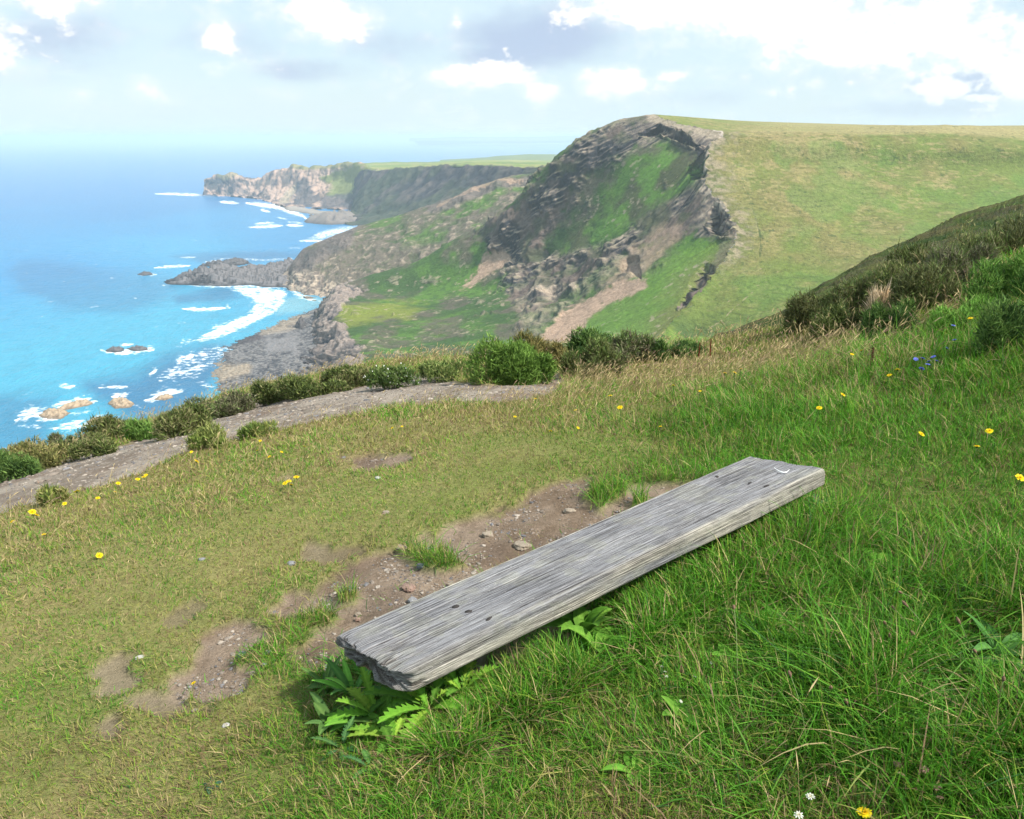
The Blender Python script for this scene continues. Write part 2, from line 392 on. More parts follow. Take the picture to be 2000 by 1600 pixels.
def build_face(ci, crest_fin):
    lv = [0, 4, 7, 12, 14, 17, 19, 21, 23]
    K = [[(1450,236,760),(1500,263,577),(1500,328,537),(1520,420,492),(1530,480,462),(1512,545,422),(1480,610,388),(1450,670,345),(1400,740,290)],
         [(1600,241,850),(1600,258,582),(1600,330,542),(1650,420,494),(1650,480,460),(1620,545,418),(1600,612,375),(1600,680,325),(1600,750,260)],
         [(1800,246,900),(1800,254,590),(1800,330,545),(1800,420,495),(1800,480,460),(1800,545,412),(1800,610,365),(1800,680,315),(1800,750,250)],
         [(2050,245,950),(2050,262,592),(2050,330,547),(2050,420,497),(2050,480,460),(2050,545,412),(2050,610,365),(2050,680,315),(2050,750,250)],
         [(2500,246,1000),(2500,270,592),(2500,330,547),(2500,420,497),(2500,480,460),(2500,545,412),(2500,610,365),(2500,680,315),(2500,750,250)]]
    NR, NC = 520, 520
    s = np.linspace(0, 8, NR)
    cidx = np.interp(s, np.arange(9), lv)
    k0 = pinterp(CRESTP, cidx)
    m = (ci >= 0)
    uci, first = np.unique(ci, return_index=True)
    cf = crest_fin[first]
    fin = np.stack([np.interp(cidx, uci, cf[:, i]) for i in range(3)], -1)
    dk0 = np.where((cidx <= uci[-1])[:, None], fin - k0, 0.)
    k0[:, 2] -= .15
    cols = [k0] + [cr(upts(k), s) for k in K]
    C = np.stack(cols)                                     # 6 x NR x 3
    t = 5 * np.linspace(0, 1, NC) ** 1.25
    G = cr(C, t).transpose(1, 0, 2)                        # NR x NC
    G = G + dk0[:, None] * (1 - sstep(0, .13, t))[None, :, None]
    # back of the plateau
    back = [G[0] * 1.0 + np.array([120 * k, 330 * k, -14 * k - 10 * k * k]) for k in (1.5, .8, .4, .15)]
    G = np.concatenate([np.stack(back), G])
    s = np.concatenate([[-4, -3, -2, -1], s])
    PX, PY, _ = proj(G); Nn = gnormals(G)
    if Nn[NR // 2, NC // 2, 2] < 0: Nn = -Nn
    n1 = fbm(G / 90., 4); n2 = fbm(G / 18., 5); n3 = fbm(G / 4., 3)
    w = sstep(0, .06, t / 5)[None, :] * sstep(0, .8, s)[:, None]
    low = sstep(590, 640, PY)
    G2 = G + Nn * (((n1 - .5) * (11 + 10 * low) + (n2 - .5) * (2.2 + 5 * low) + (n3 - .5) * .3) * w)[..., None]
    y = sstep(.40, .6, n2 * .5 + n1 * .5)
    col = mix(GR_L * np.array([1.32, 1.03, 1.05]), GR_Y * np.array([1.0, .98, .9]), .35 + .65 * y)
    ns_ = np.stack([G[..., 0] / 16., G[..., 1] / 16., G[..., 2] / 5.], -1); f1 = fbm(ns_ + 4, 5); f2 = fbm(ns_ * 5 + 9, 3)
    straw = sstep(.49, .61, f1 * .5 + f2 * .5 + (n1 - .5) * .35) * (.45 + .55 * sstep(480, 300, PY + (n1 - .5) * 250))
    col = mix(col, GR_S * np.array([1.0, .98, .92]), straw * .65)
    col = col * (.86 + .28 * f2[..., None])
    col = mix(col, GR_L * np.array([1.25, 1.1, 1.3]), sstep(.52, .65, fbm(G / 30. + 14, 5)) * .55)
    golden = sstep(9, 3, PY - np.interp(PX, [1278,1400,1500,1600,1800,2050], [221,256,264,257,253,262]))
    col = mix(col, np.array([.34, .29, .13]), golden * np.interp(PX, [1278,1400,1520,1700], [.15,.25,.8,1]) * .9)
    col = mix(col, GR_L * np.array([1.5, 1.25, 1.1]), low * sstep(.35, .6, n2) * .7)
    col = mix(col, GR_D, low * sstep(.5, .68, fbm(G / 22. + 31, 4)) * .7)
    col = mix(col, GR_D * .8, sstep(.68, .74, fbm(G / 2.6 + 77, 3)) * sstep(.42, .55, n2) * .6)
    tk = (G[..., 2] / 2.6 + (n1 - .5) * 9 + (n2 - .5) * 1.6) % 1
    col = col * (1 - .20 * (sstep(.16, .04, np.abs(tk - .5)) * sstep(.42, .56, fbm(G / 30. + 91, 3)))[..., None])
    # path up the edge and worn scars
    tr = dline(PX, PY, [(1408,268),(1422,300),(1445,350),(1470,400),(1480,450),(1485,490),(1500,520)])
    col = mix(col, GR_S * 1.2, sstep(2.0, .6, tr + np.maximum(n3 - .35, 0) * 12) * .6 * sstep(.42, .5, n2))
    col = mix(col, GR_D * .8, sstep(2.2, .8, dline(PX, PY, [(1440,325),(1462,385),(1482,450),(1487,470)]) + np.maximum(n3 - .35, 0) * 9) * .5)
    col = mix(col, GR_D * .7, sstep(3.0, .5, dline(PX, PY, [(1483,452),(1486,480),(1484,500)]) + (n3 - .5) * 5) * .6)
    sp = np.array([.37, .28, .18])
    for pl, wd in ([(1753,447),(1760,443),(1764,450)], 3.2), ([(1430,332),(1438,322)], 2), ([(1466,342),(1468,347)], 2), ([(1462,498),(1478,490)], 2), ([(1480,525),(1500,517)], 2.2), ([(1470,556),(1500,545),(1520,528)], 1.8), ([(1490,522),(1530,508)], 1.6), ([(1398,590),(1430,578)], 1.8), ([(1540,470),(1555,467)], 1.6), ([(1465,418),(1466,422)], 1.8), ([(1495,405),(1496,412)], 1.6), ([(1380,622),(1410,610),(1470,565)], 2.0):
        col = mix(col, sp, sstep(wd, wd * .3, dline(PX, PY, pl) + np.abs(n3 - .5) * 7 + np.abs(f2 - .5) * 8) * .8)
    rimm = sstep(.11, .015, (t / 5)[None] + (n3 - .5) * .10 + (n2 - .5) * .10) * sstep(.6, 1.2, s)[:, None] * sstep(5.2, 4.2, s)[:, None]
    col = mix(col, mix(np.array([.30, .245, .165]), np.array([.12, .125, .05]), sstep(.42, .6, n3 * .6 + f2 * .4)), rimm * .9)
    sq = pmask(PX, PY, [(1392,250),(1412,252),(1412,270),(1394,272)], 1.5, n3, 2)
    col = mix(col, np.array([.42, .36, .3]), sq)
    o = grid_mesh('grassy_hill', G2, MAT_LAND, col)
    tag(o, kind='structure')

def build_spur():
    B0 = [(1150,325,870),(1060,341,900),(1000,347,905),(930,368,912),(860,396,918),(790,418,915),(690,447,900),(640,468,885),(590,490,872),(545,512,860)]
    B1 = [(1150,350,850),(1045,360,860),(1000,378,850),(930,412,835),(860,445,822),(790,478,812),(720,510,800),(660,535,790),(625,555,782),(560,545,800)]
    B2 = [(1150,420,780),(1040,430,770),(980,460,765),(920,490,762),(860,520,760),(790,545,758),(720,560,756),(670,572,755),(645,580,757),(630,592,712)]
    B3 = [(1150,520,720),(1040,530,705),(960,560,700),(900,580,690),(840,590,690),(780,600,690),(720,610,690),(680,612,690),(655,612,690),(640,612,690)]
    C = np.stack([upts(x) for x in (B0, B1, B2, B3)])
    bk = C[0] + np.array([10, 90, -70.]); bk[:, 2] = np.maximum(bk[:, 2], -150)
    C = np.concatenate([bk[None], C])
    C[1:, -1, 2] = np.minimum(C[1:, -1, 2], SEA - .5)
    NC, NR = 260, 420
    t = np.concatenate([np.linspace(0, 1, 30, endpoint=False), np.linspace(1, 4, NC - 30)]); s = np.linspace(0, 9, NR)
    G = cr(cr(C, t).transpose(1, 0, 2), s).transpose(1, 0, 2)
    PX, PY, _ = proj(G); Nn = gnormals(G)
    if Nn[NC // 2, NR // 2, 2] < 0: Nn = -Nn
    n1 = fbm(G / 60. + 5, 4); n2 = fbm(G / 15. + 5, 4); n3 = fbm(G / 3.5, 3); rdg = fbm(G / 30. + 2, 4, ridged=True)
    n4 = fbm(G / 7. + 31, 4)
    rock = np.maximum.reduce([pmask(PX, PY, [(1045,338),(1000,343),(900,372),(830,398),(835,416),(880,408),(930,385),(1000,365),(1050,365)], 4, n2, 8),
        pmask(PX, PY, [(700,440),(590,485),(545,505),(540,560),(640,590),(650,560),(600,530),(680,490)], 6, n2, 14)])
    G2 = G + Nn * (((n1 - .5) * 7 + (n2 - .5) * (3.5 + 5 * rock) + (n4 - .5) * 3 + (n3 - .5) * (.6 + 2 * rock) + (rdg - .62) * (4 + 8 * rock)) * (.25 + .75 * sstep(.0, .8, np.abs(t - 1)))[:, None])[..., None]
    col = mix(GR_D * 1.0, HEATH * 1.75, sstep(.30, .55, n2 * .4 + n4 * .3 + n1 * .3 + sstep(430, 540, PY) * .12))
    col = mix(col, GR_L, sstep(.5, .64, fbm(G / 34. + 23, 4)) * .75 * sstep(500, 450, PY))
    col = mix(col, RK_L * .8, sstep(.54, .68, n3 * .4 + n4 * .6) * .8)
    col = mix(col, GR_D * .7, sstep(.54, .68, fbm(G / 4. + 51, 3)) * .5)
    col = mix(col, mix(RK_D, CLAY, n2), rock * .85)
    rubble = pmask(PX, PY, [(560,530),(640,545),(700,560),(650,590),(600,580),(540,560)], 8, n2, 14)
    col = mix(col, mix(RK_M, RK_L, sstep(.4, .6, n3)), rubble * .9)
    for pl, wd in ([(1020,350),(970,352),(900,380),(855,404)], 5), ([(1000,412),(930,462),(830,510),(700,555)], 4):
        col = mix(col, SCREE * .95, sstep(wd, wd * .3, dline(PX, PY, pl) + (n3 - .5) * 9) * .7)
    tag(grid_mesh('hills', G2, MAT_LAND, col), kind='structure')

def loft_land(name, cols, NC, NR, cfun, amp, sc, seed=0., back=(0, 120, -40.), mat=MAT_FAR, sharp=None):
    C = np.stack([upts(x) for x in cols])
    if back is not None:
        bk = C[0] + np.array(back); bk[:, 2] = np.maximum(bk[:, 2], SEA - 4)
        C = np.concatenate([bk[None], C])
    t = np.linspace(0, len(C) - 1, NR); s = np.linspace(0, C.shape[1] - 1, NC)
    G = pinterp2(C, t) if sharp else cr(C, t)
    G = cr(G.transpose(1, 0, 2), s).transpose(1, 0, 2)
    PX, PY, _ = proj(G); Nn = gnormals(G)
    if np.mean(Nn[..., 2]) < 0: Nn = -Nn
    n1 = fbm(G / sc + seed, 4); n2 = fbm(G / (sc * .25) + seed, 4); rdg = fbm(G / np.array([sc * .8, sc * .8, sc * 1.6]) + seed, 4, ridged=True)
    col, rock = cfun(PX, PY, G, Nn, n1, n2, rdg)
    G2 = G + Nn * ((n1 - .5) * amp + (n2 - .5) * amp * .5 * (.3 + rock) + (rdg - .62) * amp * 1.3 * rock)[..., None]
    tag(grid_mesh(name, G2, mat, col), kind='structure')

def pinterp2(C, t):
    k = np.arange(len(C)); i = np.clip(np.floor(t).astype(int), 0, len(C) - 2); f = (t - i)[:, None, None]
    return C[i] * (1 - f) + C[i + 1] * f

def build_headlands():
    # outer headland, running out to sea
    top = [(401,352,2160),(415,346,2155),(440,344,2150),(453,338,2150),(470,347,2140),(498,350,2130),(530,335,2090),(562,330,2060),(572,322,2040),(600,324,2010),(632,325,1980),(665,321,1950),(690,318,1920),(730,330,1850),(760,345,1800)]
    mid = [(400,362,2155),(414,360,2150),(440,360,2140),(455,358,2135),(475,362,2120),(500,364,2100),(530,362,2050),(555,365,2010),(575,368,1985),(600,366,1960),(635,360,1935),(665,352,1920),(690,348,1890),(715,365,1800),(745,380,1740)]
    low = [(399,376,2150),(412,380,2145),(438,382,2130),(457,382,2120),(480,384,2100),(505,386,2060),(528,388,1990),(548,392,1930),(575,396,1890),(600,398,1870),(635,392,1850),(660,390,1830),(690,388,1800),(705,400,1740),(735,410,1690)]
    foot = [(398,383,2148),(411,384,2140),(436,385,2120),(458,386,2110),(482,388,2080),(506,391,2020),(526,396,1930),(545,404,1830),(575,409,1780),(600,411,1765),(640,410,1770),(665,412,1750),(690,412,1730),(705,420,1670),(735,428,1610)]
    foot = [(a, b, float((CAMZ - SEA + 1) / -ray(a, b)[2] * ray(a, b)[1])) for a, b, _ in foot]
    def cf(PX, PY, G, Nn, n1, n2, rdg):
        pink = np.array([.43, .30, .232]); dk = np.array([.10, .085, .09])
        c = mix(np.broadcast_to(pink, G.shape), dk, sstep(.53, .66, n2 * .6 + rdg * .35))
        g = np.maximum.reduce([pmask(PX, PY, [(625,345),(690,322),(735,325),(720,380),(640,388),(650,365)], 6, n2, 12), .7 * pmask(PX, PY, [(560,318),(700,312),(700,330),(570,330)], 3, n2, 5), .45 * pmask(PX, PY, [(410,340),(455,335),(470,345),(440,350)], 3, n2, 4)])
        c = mix(c, np.array([.17, .19, .06]), g)
        d = np.maximum(pmask(PX, PY, [(575,372),(592,345),(602,348),(612,380),(628,385),(610,408),(575,405)], 3, n2, 6), pmask(PX, PY, [(625,392),(660,380),(700,376),(690,410),(625,410)], 4, n2, 8))
        c = mix(c, np.array([.07, .07, .08]), d * .85)
        c = mix(c, np.array([.33, .27, .2]), pmask(PX, PY, [(545,400),(560,375),(580,360),(575,385),(560,402)], 3, n2, 4))
        return c, 1 - g * .7
    loft_land('headland', [top, mid, low, foot], 460, 150, cf, 14, 60., 3., back=(-20, 150, -50))
    # nearer dark cliff and the fields on top
    sky_ = [(672,320,2600),(760,317,2700),(840,317,2750),(930,313,2800),(990,313,2800),(1100,315,2800)]
    b_ = [(690,326,1960),(737,334,1720),(820,327,1560),(900,323,1430),(960,324,1330),(1120,332,1130)]
    m_ = [(690,365,1840),(716,380,1640),(800,372,1500),(880,365,1380),(950,365,1290),(1120,375,1090)]
    l_ = [(690,405,1700),(700,418,1560),(770,415,1450),(850,412,1330),(930,410,1240),(1120,420,1050)]
    f_ = [(680,425,1560),(676,440,1470),(740,446,1420),(820,452,1370),(900,455,1330),(1120,460,1250)]
    f_ = [(a, b, float((CAMZ - SEA + 1) / -ray(a, b)[2] * ray(a, b)[1])) for a, b, _ in f_]
    def cd(PX, PY, G, Nn, n1, n2, rdg):
        ed = np.interp(PX, [690,735,820,900,960,1100], [322,334,327,322.5,324,331])
        cl = sstep(-1.5, 1.5, PY - ed + (n2 - .5) * 4)
        field = mix(np.array([.15, .21, .05]), np.array([.26, .26, .09]), sstep(.45, .6, fbm(G / np.array([160., 60., 60.]) + 2, 3)))
        field = mix(field, np.array([.08, .10, .05]), sstep(.8, .3, np.abs(PY - 319 + (n1 - .5) * 5)) * .5)
        dk = mix(np.array([.035, .036, .045]), np.array([.12, .10, .09]), sstep(.42, .66, n2 * .6 + rdg * .3))
        dk = mix(dk, np.array([.05, .075, .035]), sstep(.42, .62, n1) * .6)
        return mix(field, dk, cl), cl
    loft_land('headland', [sky_, b_, m_, l_, f_], 320, 200, cd, 7, 60., 8., back=(0, 500, -40), sharp=True)
    # distant green strip and faint far coast
    def cs(PX, PY, G, Nn, n1, n2, rdg): return mix(np.array([.09, .13, .05]), np.array([.16, .19, .07]), n2), n1 * 0
    loft_land('headland', [[(860,313,3900),(930,310,3900),(985,304,3900),(1040,302,3900),(1200,302,3900)], [(860,317,3700),(930,315,3700),(985,313,3600),(1040,314,3600),(1200,315,3600)],
        [(860,327,3400),(930,327,3400),(985,327,3400),(1040,327,3400),(1200,327,3400)]], 120, 40, cs, 8, 90., 5., back=(0, 300, -60))
    loft_land('headland', [[(800,271,15000),(840,270,15000),(930,267,15000),(1010,268,15000),(1080,266,15000),(1300,264,15000)], [(800,276,14500),(840,276,14500),(930,276,14500),(1010,276,14500),(1080,276,14500),(1300,276,14500)]], 90, 24, cs, 25, 500., 6., back=(0, 1500, -120))
    # low rock shelf below the dark cliff
    shelf = [(592,428),(605,421),(640,424),(672,420),(700,424),(700,438),(650,439),(600,436)]
    rock_mass('headland', shelf, 16, 4.5, np.array([.10, .09, .09]), np.array([.2, .17, .15]), seed=3, structure=True, slope=.8)
    rock_mass('headland', [(540,398),(600,408),(625,412),(660,417),(655,421),(600,418),(560,410)], 5, 4.5, np.array([.2, .17, .15]), np.array([.3, .26, .22]), seed=4, structure=True, slope=.3)

def rock_mass(name, poly, hmax, cell, c0, c1, seed=0, slope=.7, label=None, cat=None, group=None, structure=False, z0=SEA, rough=1., strata=0.):
    W = unz(np.array([p[0] for p in poly], float), np.array([p[1] for p in poly], float), z0)[:, :2]
    lo, hi = W.min(0) - cell * 3, W.max(0) + cell * 3
    nx, ny = int((hi[0] - lo[0]) / cell) + 2, int((hi[1] - lo[1]) / cell) + 2
    X, Y = np.meshgrid(np.linspace(lo[0], hi[0], nx), np.linspace(lo[1], hi[1], ny))
    size = min(hi - lo)
    P = np.stack([X, Y, X * 0 + seed * 13.7], -1)
    a = fbm(P / (size * .35), 4); b = fbm(P / (size * .09), 4, ridged=True); c = fbm(P / (size * .03 + cell * .8), 3)
    sd = sdpoly(X, Y, W) + (a - .5) * size * .22 * rough
    H = hmax * (1 - np.exp(-np.maximum(sd, 0) * slope / hmax * 1.6)) * (.22 + 1.25 * b * b * (.5 + .7 * a))
    if strata:
        q = (X * .25 + Y * .97) / strata + (a - .5) * 2
        H = H * (.45 + .85 * (1 - (q % 1)) * (.5 + a))
    H = np.where(sd > 0, H + (c - .5) * hmax * .45 * sstep(0, size * .08, sd), np.maximum(sd, -3) * .8) + z0 - .25
    G = np.stack([X, Y, H], -1)
    F = grid_faces(ny, nx)
    keep = (sd.ravel()[F] > -cell * 2).any(1)
    wet = sstep(z0 + .1, z0 + hmax * .35, H)
    col = mix(mix(c0, c1, sstep(.4, .62, b * .45 + c * .55)), np.asarray(c0) * .6, (1 - wet) * .8)
    o = grid_mesh(name, G, MAT_ROCK, col, keep=keep)
    if structure: tag(o, kind='structure')
    else: tag(o, label, cat, group)
    return o
MAT_ROCK = mat_col('sea_rock', rough=.75, spec=.3, var=.25, vscale=.7, bump=.8, bscale=1.2, bdist=.5)

# ---------------------------------------------------------------- beach, sea
def build_beach():
    wl = [(646,586),(632,597),(604,606),(560,622),(520,640),(478,655),(440,672),(425,690),(402,712),(412,735),(414,760),(400,790),(380,830),(350,880)]
    la = [(656,583),(648,592),(632,606),(612,636),(602,660),(596,682),(588,700),(580,716),(570,735),(560,755),(560,780),(560,810),(560,850),(560,900)]
    W = np.stack([unz(float(a), float(b), SEA - .7) for a, b in wl]); L = np.stack([unz(float(a), float(b), SEA + 5.) for a, b in la])
    L[:, :] += np.array([25, 0, 5.])
    M = (W + L) / 2; M[:, 2] -= .6
    C = np.stack([W, M, L]); NR, NC = 200, 420
    G = cr(C, np.linspace(0, 2, NR)); G = cr(G.transpose(1, 0, 2), np.linspace(0, 13, NC)).transpose(1, 0, 2)
    n1 = fbm(G / 40., 4); n2 = fbm(G / 9., 4); n3 = fbm(G / 1.6, 3)
    G[..., 2] += (n1 - .5) * 1.2 + (n2 - .5) * 1.3 + (n3 - .5) * 1.7
    PX, PY, _ = proj(G)
    grey = mix(np.array([.045, .045, .053]), np.array([.20, .188, .18]), sstep(.36, .64, n3 * .7 + n2 * .3))
    tan = np.array([.34, .27, .19])
    tm = np.maximum(pmask(PX, PY, [(400,720),(430,705),(480,710),(490,730),(440,745),(410,745)], 8, n2, 16), .8 * pmask(PX, PY, [(510,628),(560,610),(600,615),(580,640),(510,652)], 6, n2, 12))
    col = mix(grey, tan * (.6 + .7 * n3[..., None]), tm * .75)
    sm = pmask(PX, PY, [(520,660),(585,650),(580,690),(520,690)], 8, n2, 10)
    col = mix(col, np.array([.19, .18, .18]), sm * .8)
    fl = pmask(PX, PY, [(425,668),(500,652),(520,660),(470,672),(430,676)], 3, n2, 6)
    col = mix(col, np.array([.06, .05, .055]), fl * .8)
    wet = sstep(SEA + 1.2, SEA + .1, G[..., 2])
    col = mix(col, col * .6, wet * .8)
    tag(grid_mesh('beach', G, MAT_ROCK, col), kind='structure')

FOAM = []   # (polyline px, half width px, strength)
def build_sea():
    pxs = np.concatenate([np.linspace(-2500, -150, 90, endpoint=False), np.linspace(-150, 780, 640, endpoint=False), np.linspace(780, 3500, 120)])
    pys = np.concatenate([268 + np.array([1.2, 2, 3, 4.5, 6, 8, 10]), np.linspace(280, 900, 470), np.linspace(910, 1300, 12)])
    PX, PY = np.meshgrid(pxs, pys)
    G = unz(PX, PY, SEA)
    D = np.hypot(G[..., 0], G[..., 1])
    x, y = G[..., 0], G[..., 1]
    w1 = fbm(np.stack([x / 55., y / 90.], -1), 4); w2 = fbm(np.stack([x / 9., y / 14.], -1), 4); w3 = fbm(np.stack([x / 260., y / 420.], -1) + 3, 4)
    wx = PX + (w1 - .5) * 26 * np.clip(600 / D, .25, 1.4); wy = PY + (w2 - .5) * 7 * np.clip(600 / D, .2, 1.6)
    foam = np.zeros(PX.shape)
    act = (PX > -160) & (PX < 790)
    ii = np.nonzero(act.ravel())[0]; fx, fy = wx.ravel()[ii], wy.ravel()[ii]; fo = np.zeros(len(ii))
    br = (fbm(np.stack([x / 4.5, y / 7.], -1) + 8, 4)).ravel()[ii]; br2 = w2.ravel()[ii]
    def pol(p, soft, st, brk=.5):
        nonlocal fo
        m = sstep(-soft, soft, sdpoly(fx, fy, p))
        fo = np.maximum(fo, st * m * (.98 - brk) * (.55 + .8 * br2) )
    def lin(p, w, st=1., brk=.42):
        nonlocal fo
        q = np.asarray(p, float); ln = max(np.hypot(*(q[-1] - q[0])), 1)
        end = np.minimum(np.hypot(fx - q[0, 0], fy - q[0, 1]), np.hypot(fx - q[-1, 0], fy - q[-1, 1]))
        ww = w * 2.5 * (.35 + .65 * sstep(0, ln * .3, end)) * (.45 + 1.1 * br2)
        m = sstep(ww, ww * .1, dline(fx, fy, p))
        fo = np.maximum(fo, st * (.2 + .8 * m * m) * (m > .02) * (1.0 - brk) * (.6 + .8 * br))
    pol([(372,664),(405,650),(450,634),(482,612),(500,590),(470,575),(448,562),(480,558),(530,561),(557,570),(556,592),(535,612),(500,630),(455,650),(420,662),(395,668)], 6, 1., .33)
    lin([(500,585),(545,575)], 10, 1, .3); lin([(398,655),(450,637),(490,615)], 7, 1., .3); lin([(556,566),(600,582),(630,590)], 4, .9, .4)
    lin([(353,604),(400,604),(442,601)], 3.2, 1, .28); lin([(440,596),(446,600)], 2.5)
    lin([(322,548),(380,556),(440,558),(500,558),(560,562)], 3.5, 1, .4)
    lin([(300,523),(340,520),(372,519)], 2.4, 1, .36); lin([(268,537),(305,536)], 2, 1, .3); lin([(352,503),(384,502)], 1.6); lin([(430,505),(520,508),(570,505)], 1.8, .9, .46); lin([(395,512),(440,507)], 1.5)
    pol([(300,742),(330,715),(365,695),(395,680),(420,676),(455,690),(440,705),(405,722),(380,738),(330,748)], 9, .95, .52)
    lin([(345,705),(375,695)], 6, 1, .36); lin([(310,738),(350,727),(400,712)], 5, .9, .42); lin([(370,662),(345,675)], 4, .8, .45); lin([(415,680),(450,683)],5,.8,.46)
    lin([(196,684),(235,690),(300,683)], 4.5, 1, .34); lin([(235,674),(262,672)], 3, 1, .36); lin([(270,680),(302,680)], 3, .8, .4)
    lin([(30,820),(60,805),(110,820)], 9, 1, .36); lin([(100,795),(150,787),(185,783)], 6, 1, .38); lin([(110,838),(150,828),(190,828)], 8, 1, .38); lin([(20,832),(120,836)], 4, .8, .45); lin([(130,812),(180,800)], 4, .8, .46)
    lin([(280,782),(320,768),(355,764)], 7, 1, .38); lin([(192,757),(244,756)], 3.2, 1, .34); lin([(212,774),(245,771)], 4, 1, .38); lin([(115,757),(145,755)], 3.6, .9, .38); lin([(290,730),(302,722)], 4, 1, .36); lin([(180,810),(200,818),(240,815)], 4, .9, .44); lin([(255,790),(275,797)],3,.8,.4)
    lin([(30,772),(70,768)], 2, .5, .5); lin([(395,748),(412,757)], 4, .9, .38); lin([(330,752),(400,745)], 3, .6, .5)
    lin([(304,379),(345,379),(402,382)], 2.4, 1, .3); lin([(428,394),(466,397)], 2.6, 1, .3); lin([(470,386),(530,390)], 1.2, .9, .4); lin([(480,397),(545,404),(590,422),(600,430)], 4.5, 1, .3); lin([(510,410),(528,414)], 2.2, 1, .3)
    lin([(486,444),(550,441)], 2.8, 1, .25); lin([(500,437),(535,435)], 1.8, 1, .3); lin([(558,440),(592,441)], 2.2, 1, .3); lin([(560,433),(590,436)], 1.4); lin([(540,425),(560,428)],1.2)
    pol([(598,466),(625,452),(660,443),(700,441),(690,455),(650,462),(625,470)], 5, 1., .42); lin([(584,471),(610,470),(642,473)], 2.2, 1, .3); lin([(560,484),(590,484)], 1.2, .8)
    lin([(600,482),(640,478)], 1.6, .9, .35); lin([(380,470),(400,471)], .9, .6)
    # scattered whitecaps
    cap = sstep(.755, .78, fbm(np.stack([x / 14., y / 7.], -1) + 40, 3)).ravel()[ii] * (D.ravel()[ii] < 1300) * .42
    fo = np.maximum(fo, cap * (w3.ravel()[ii] > .5))
    foam.ravel()[ii] = fo
    # shallow / deep / weed colour of the water itself
    deep = np.array([.010, .145, .345]); mid = np.array([.016, .20, .405]); turq = np.array([.042, .30, .425]); weed = np.array([.018, .10, .22])
    c = mix(np.broadcast_to(deep, G.shape), mid, sstep(2400, 1050, D + (w3 - .5) * 1500))
    c = mix(c, turq, sstep(1500, 650, D + (w3 - .5) * 900 + np.abs(PX - 330) * .6) * .85)
    kelp = np.maximum.reduce([pmask(PX, PY, [(160,745),(260,720),(330,690),(400,660),(450,680),(400,790),(280,830),(180,790)], 25, w1, 45) * .8,
        pmask(PX, PY, [(330,575),(440,565),(480,580),(420,600),(350,595)], 10, w1, 25) * .6, pmask(PX, PY, [(60,540),(200,555),(330,560),(250,600),(120,590)], 20, w3, 60) * .45, pmask(PX, PY, [(330,500),(620,490),(600,505),(400,515)], 8, w1, 14) * .6,
        pmask(PX, PY, [(-50,760),(120,770),(60,900),(-80,930)], 20, w1, 50) * .55])
    c = mix(c, weed, kelp)
    c = mix(c, np.array([.17, .36, .42]), pmask(PX, PY, [(540,585),(600,578),(640,588),(600,606),(540,615)], 6, w1, 8) * .75)
    c = c * (.80 + .26 * w2[..., None] + .14 * fbm(np.stack([x / 30. + y / 60., y / 7.], -1) + 70, 3)[..., None])
    me = grid_mesh('sea', G, None, c, attrs={'foam': foam})
    m, nt, b = nodes('sea'); N, L = nt.nodes, nt.links
    at = N.new('ShaderNodeAttribute'); at.attribute_name = 'Col'; af = N.new('ShaderNodeAttribute'); af.attribute_name = 'foam'
    tc = N.new('ShaderNodeTexCoord')
    mp = N.new('ShaderNodeMapping'); mp.inputs['Scale'].default_value = (1.6, .75, 1); L.new(tc.outputs['Object'], mp.inputs['Vector'])
    nz = N.new('ShaderNodeTexNoise'); nz.inputs['Scale'].default_value = .11; nz.inputs['Detail'].default_value = 9; nz.inputs['Roughness'].default_value = .62; L.new(mp.outputs[0], nz.inputs['Vector'])
    bp = N.new('ShaderNodeBump'); bp.inputs['Strength'].default_value = .8; bp.inputs['Distance'].default_value = 2.4; L.new(nz.outputs['Fac'], bp.inputs['Height'])
    L.new(bp.outputs['Normal'], b.inputs['Normal'])
    n2 = N.new('ShaderNodeTexNoise'); n2.inputs['Scale'].default_value = .22; n2.inputs['Detail'].default_value = 7; n2.inputs['Roughness'].default_value = .68; L.new(tc.outputs['Object'], n2.inputs['Vector'])
    ad = N.new('ShaderNodeMath'); ad.operation = 'MULTIPLY_ADD'; ad.inputs[1].default_value = 2.2; ad.inputs[2].default_value = -1.12; L.new(n2.outputs['Fac'], ad.inputs[0])
    a2 = N.new('ShaderNodeMath'); a2.operation = 'ADD'; ml = N.new('ShaderNodeMath'); ml.operation = 'MULTIPLY'; sm_ = N.new('ShaderNodeMapRange'); sm_.inputs['From Max'].default_value = .12; L.new(af.outputs['Fac'], sm_.inputs['Value']); L.new(ad.outputs[0], ml.inputs[0]); L.new(sm_.outputs[0], ml.inputs[1]); L.new(af.outputs['Fac'], a2.inputs[0]); L.new(ml.outputs[0], a2.inputs[1])
    mr = N.new('ShaderNodeMapRange'); mr.inputs['From Min'].default_value = .34; mr.inputs['From Max'].default_value = .72; L.new(a2.outputs[0], mr.inputs['Value'])
    mx = N.new('ShaderNodeMix'); mx.data_type = 'RGBA'; L.new(mr.outputs[0], mx.inputs['Factor']); L.new(at.outputs['Color'], mx.inputs[6]); mx.inputs[7].default_value = (.86, .88, .88, 1)
    L.new(mx.outputs[2], b.inputs['Base Color'])
    rr = N.new('ShaderNodeMapRange'); rr.inputs['To Min'].default_value = .28; rr.inputs['To Max'].default_value = .9; L.new(mr.outputs[0], rr.inputs['Value']); L.new(rr.outputs[0], b.inputs['Roughness'])
    setin(b, Specular_IOR_Level=.22, IOR=1.33)
    me.data.materials.append(m)
    tag(me, kind='structure')

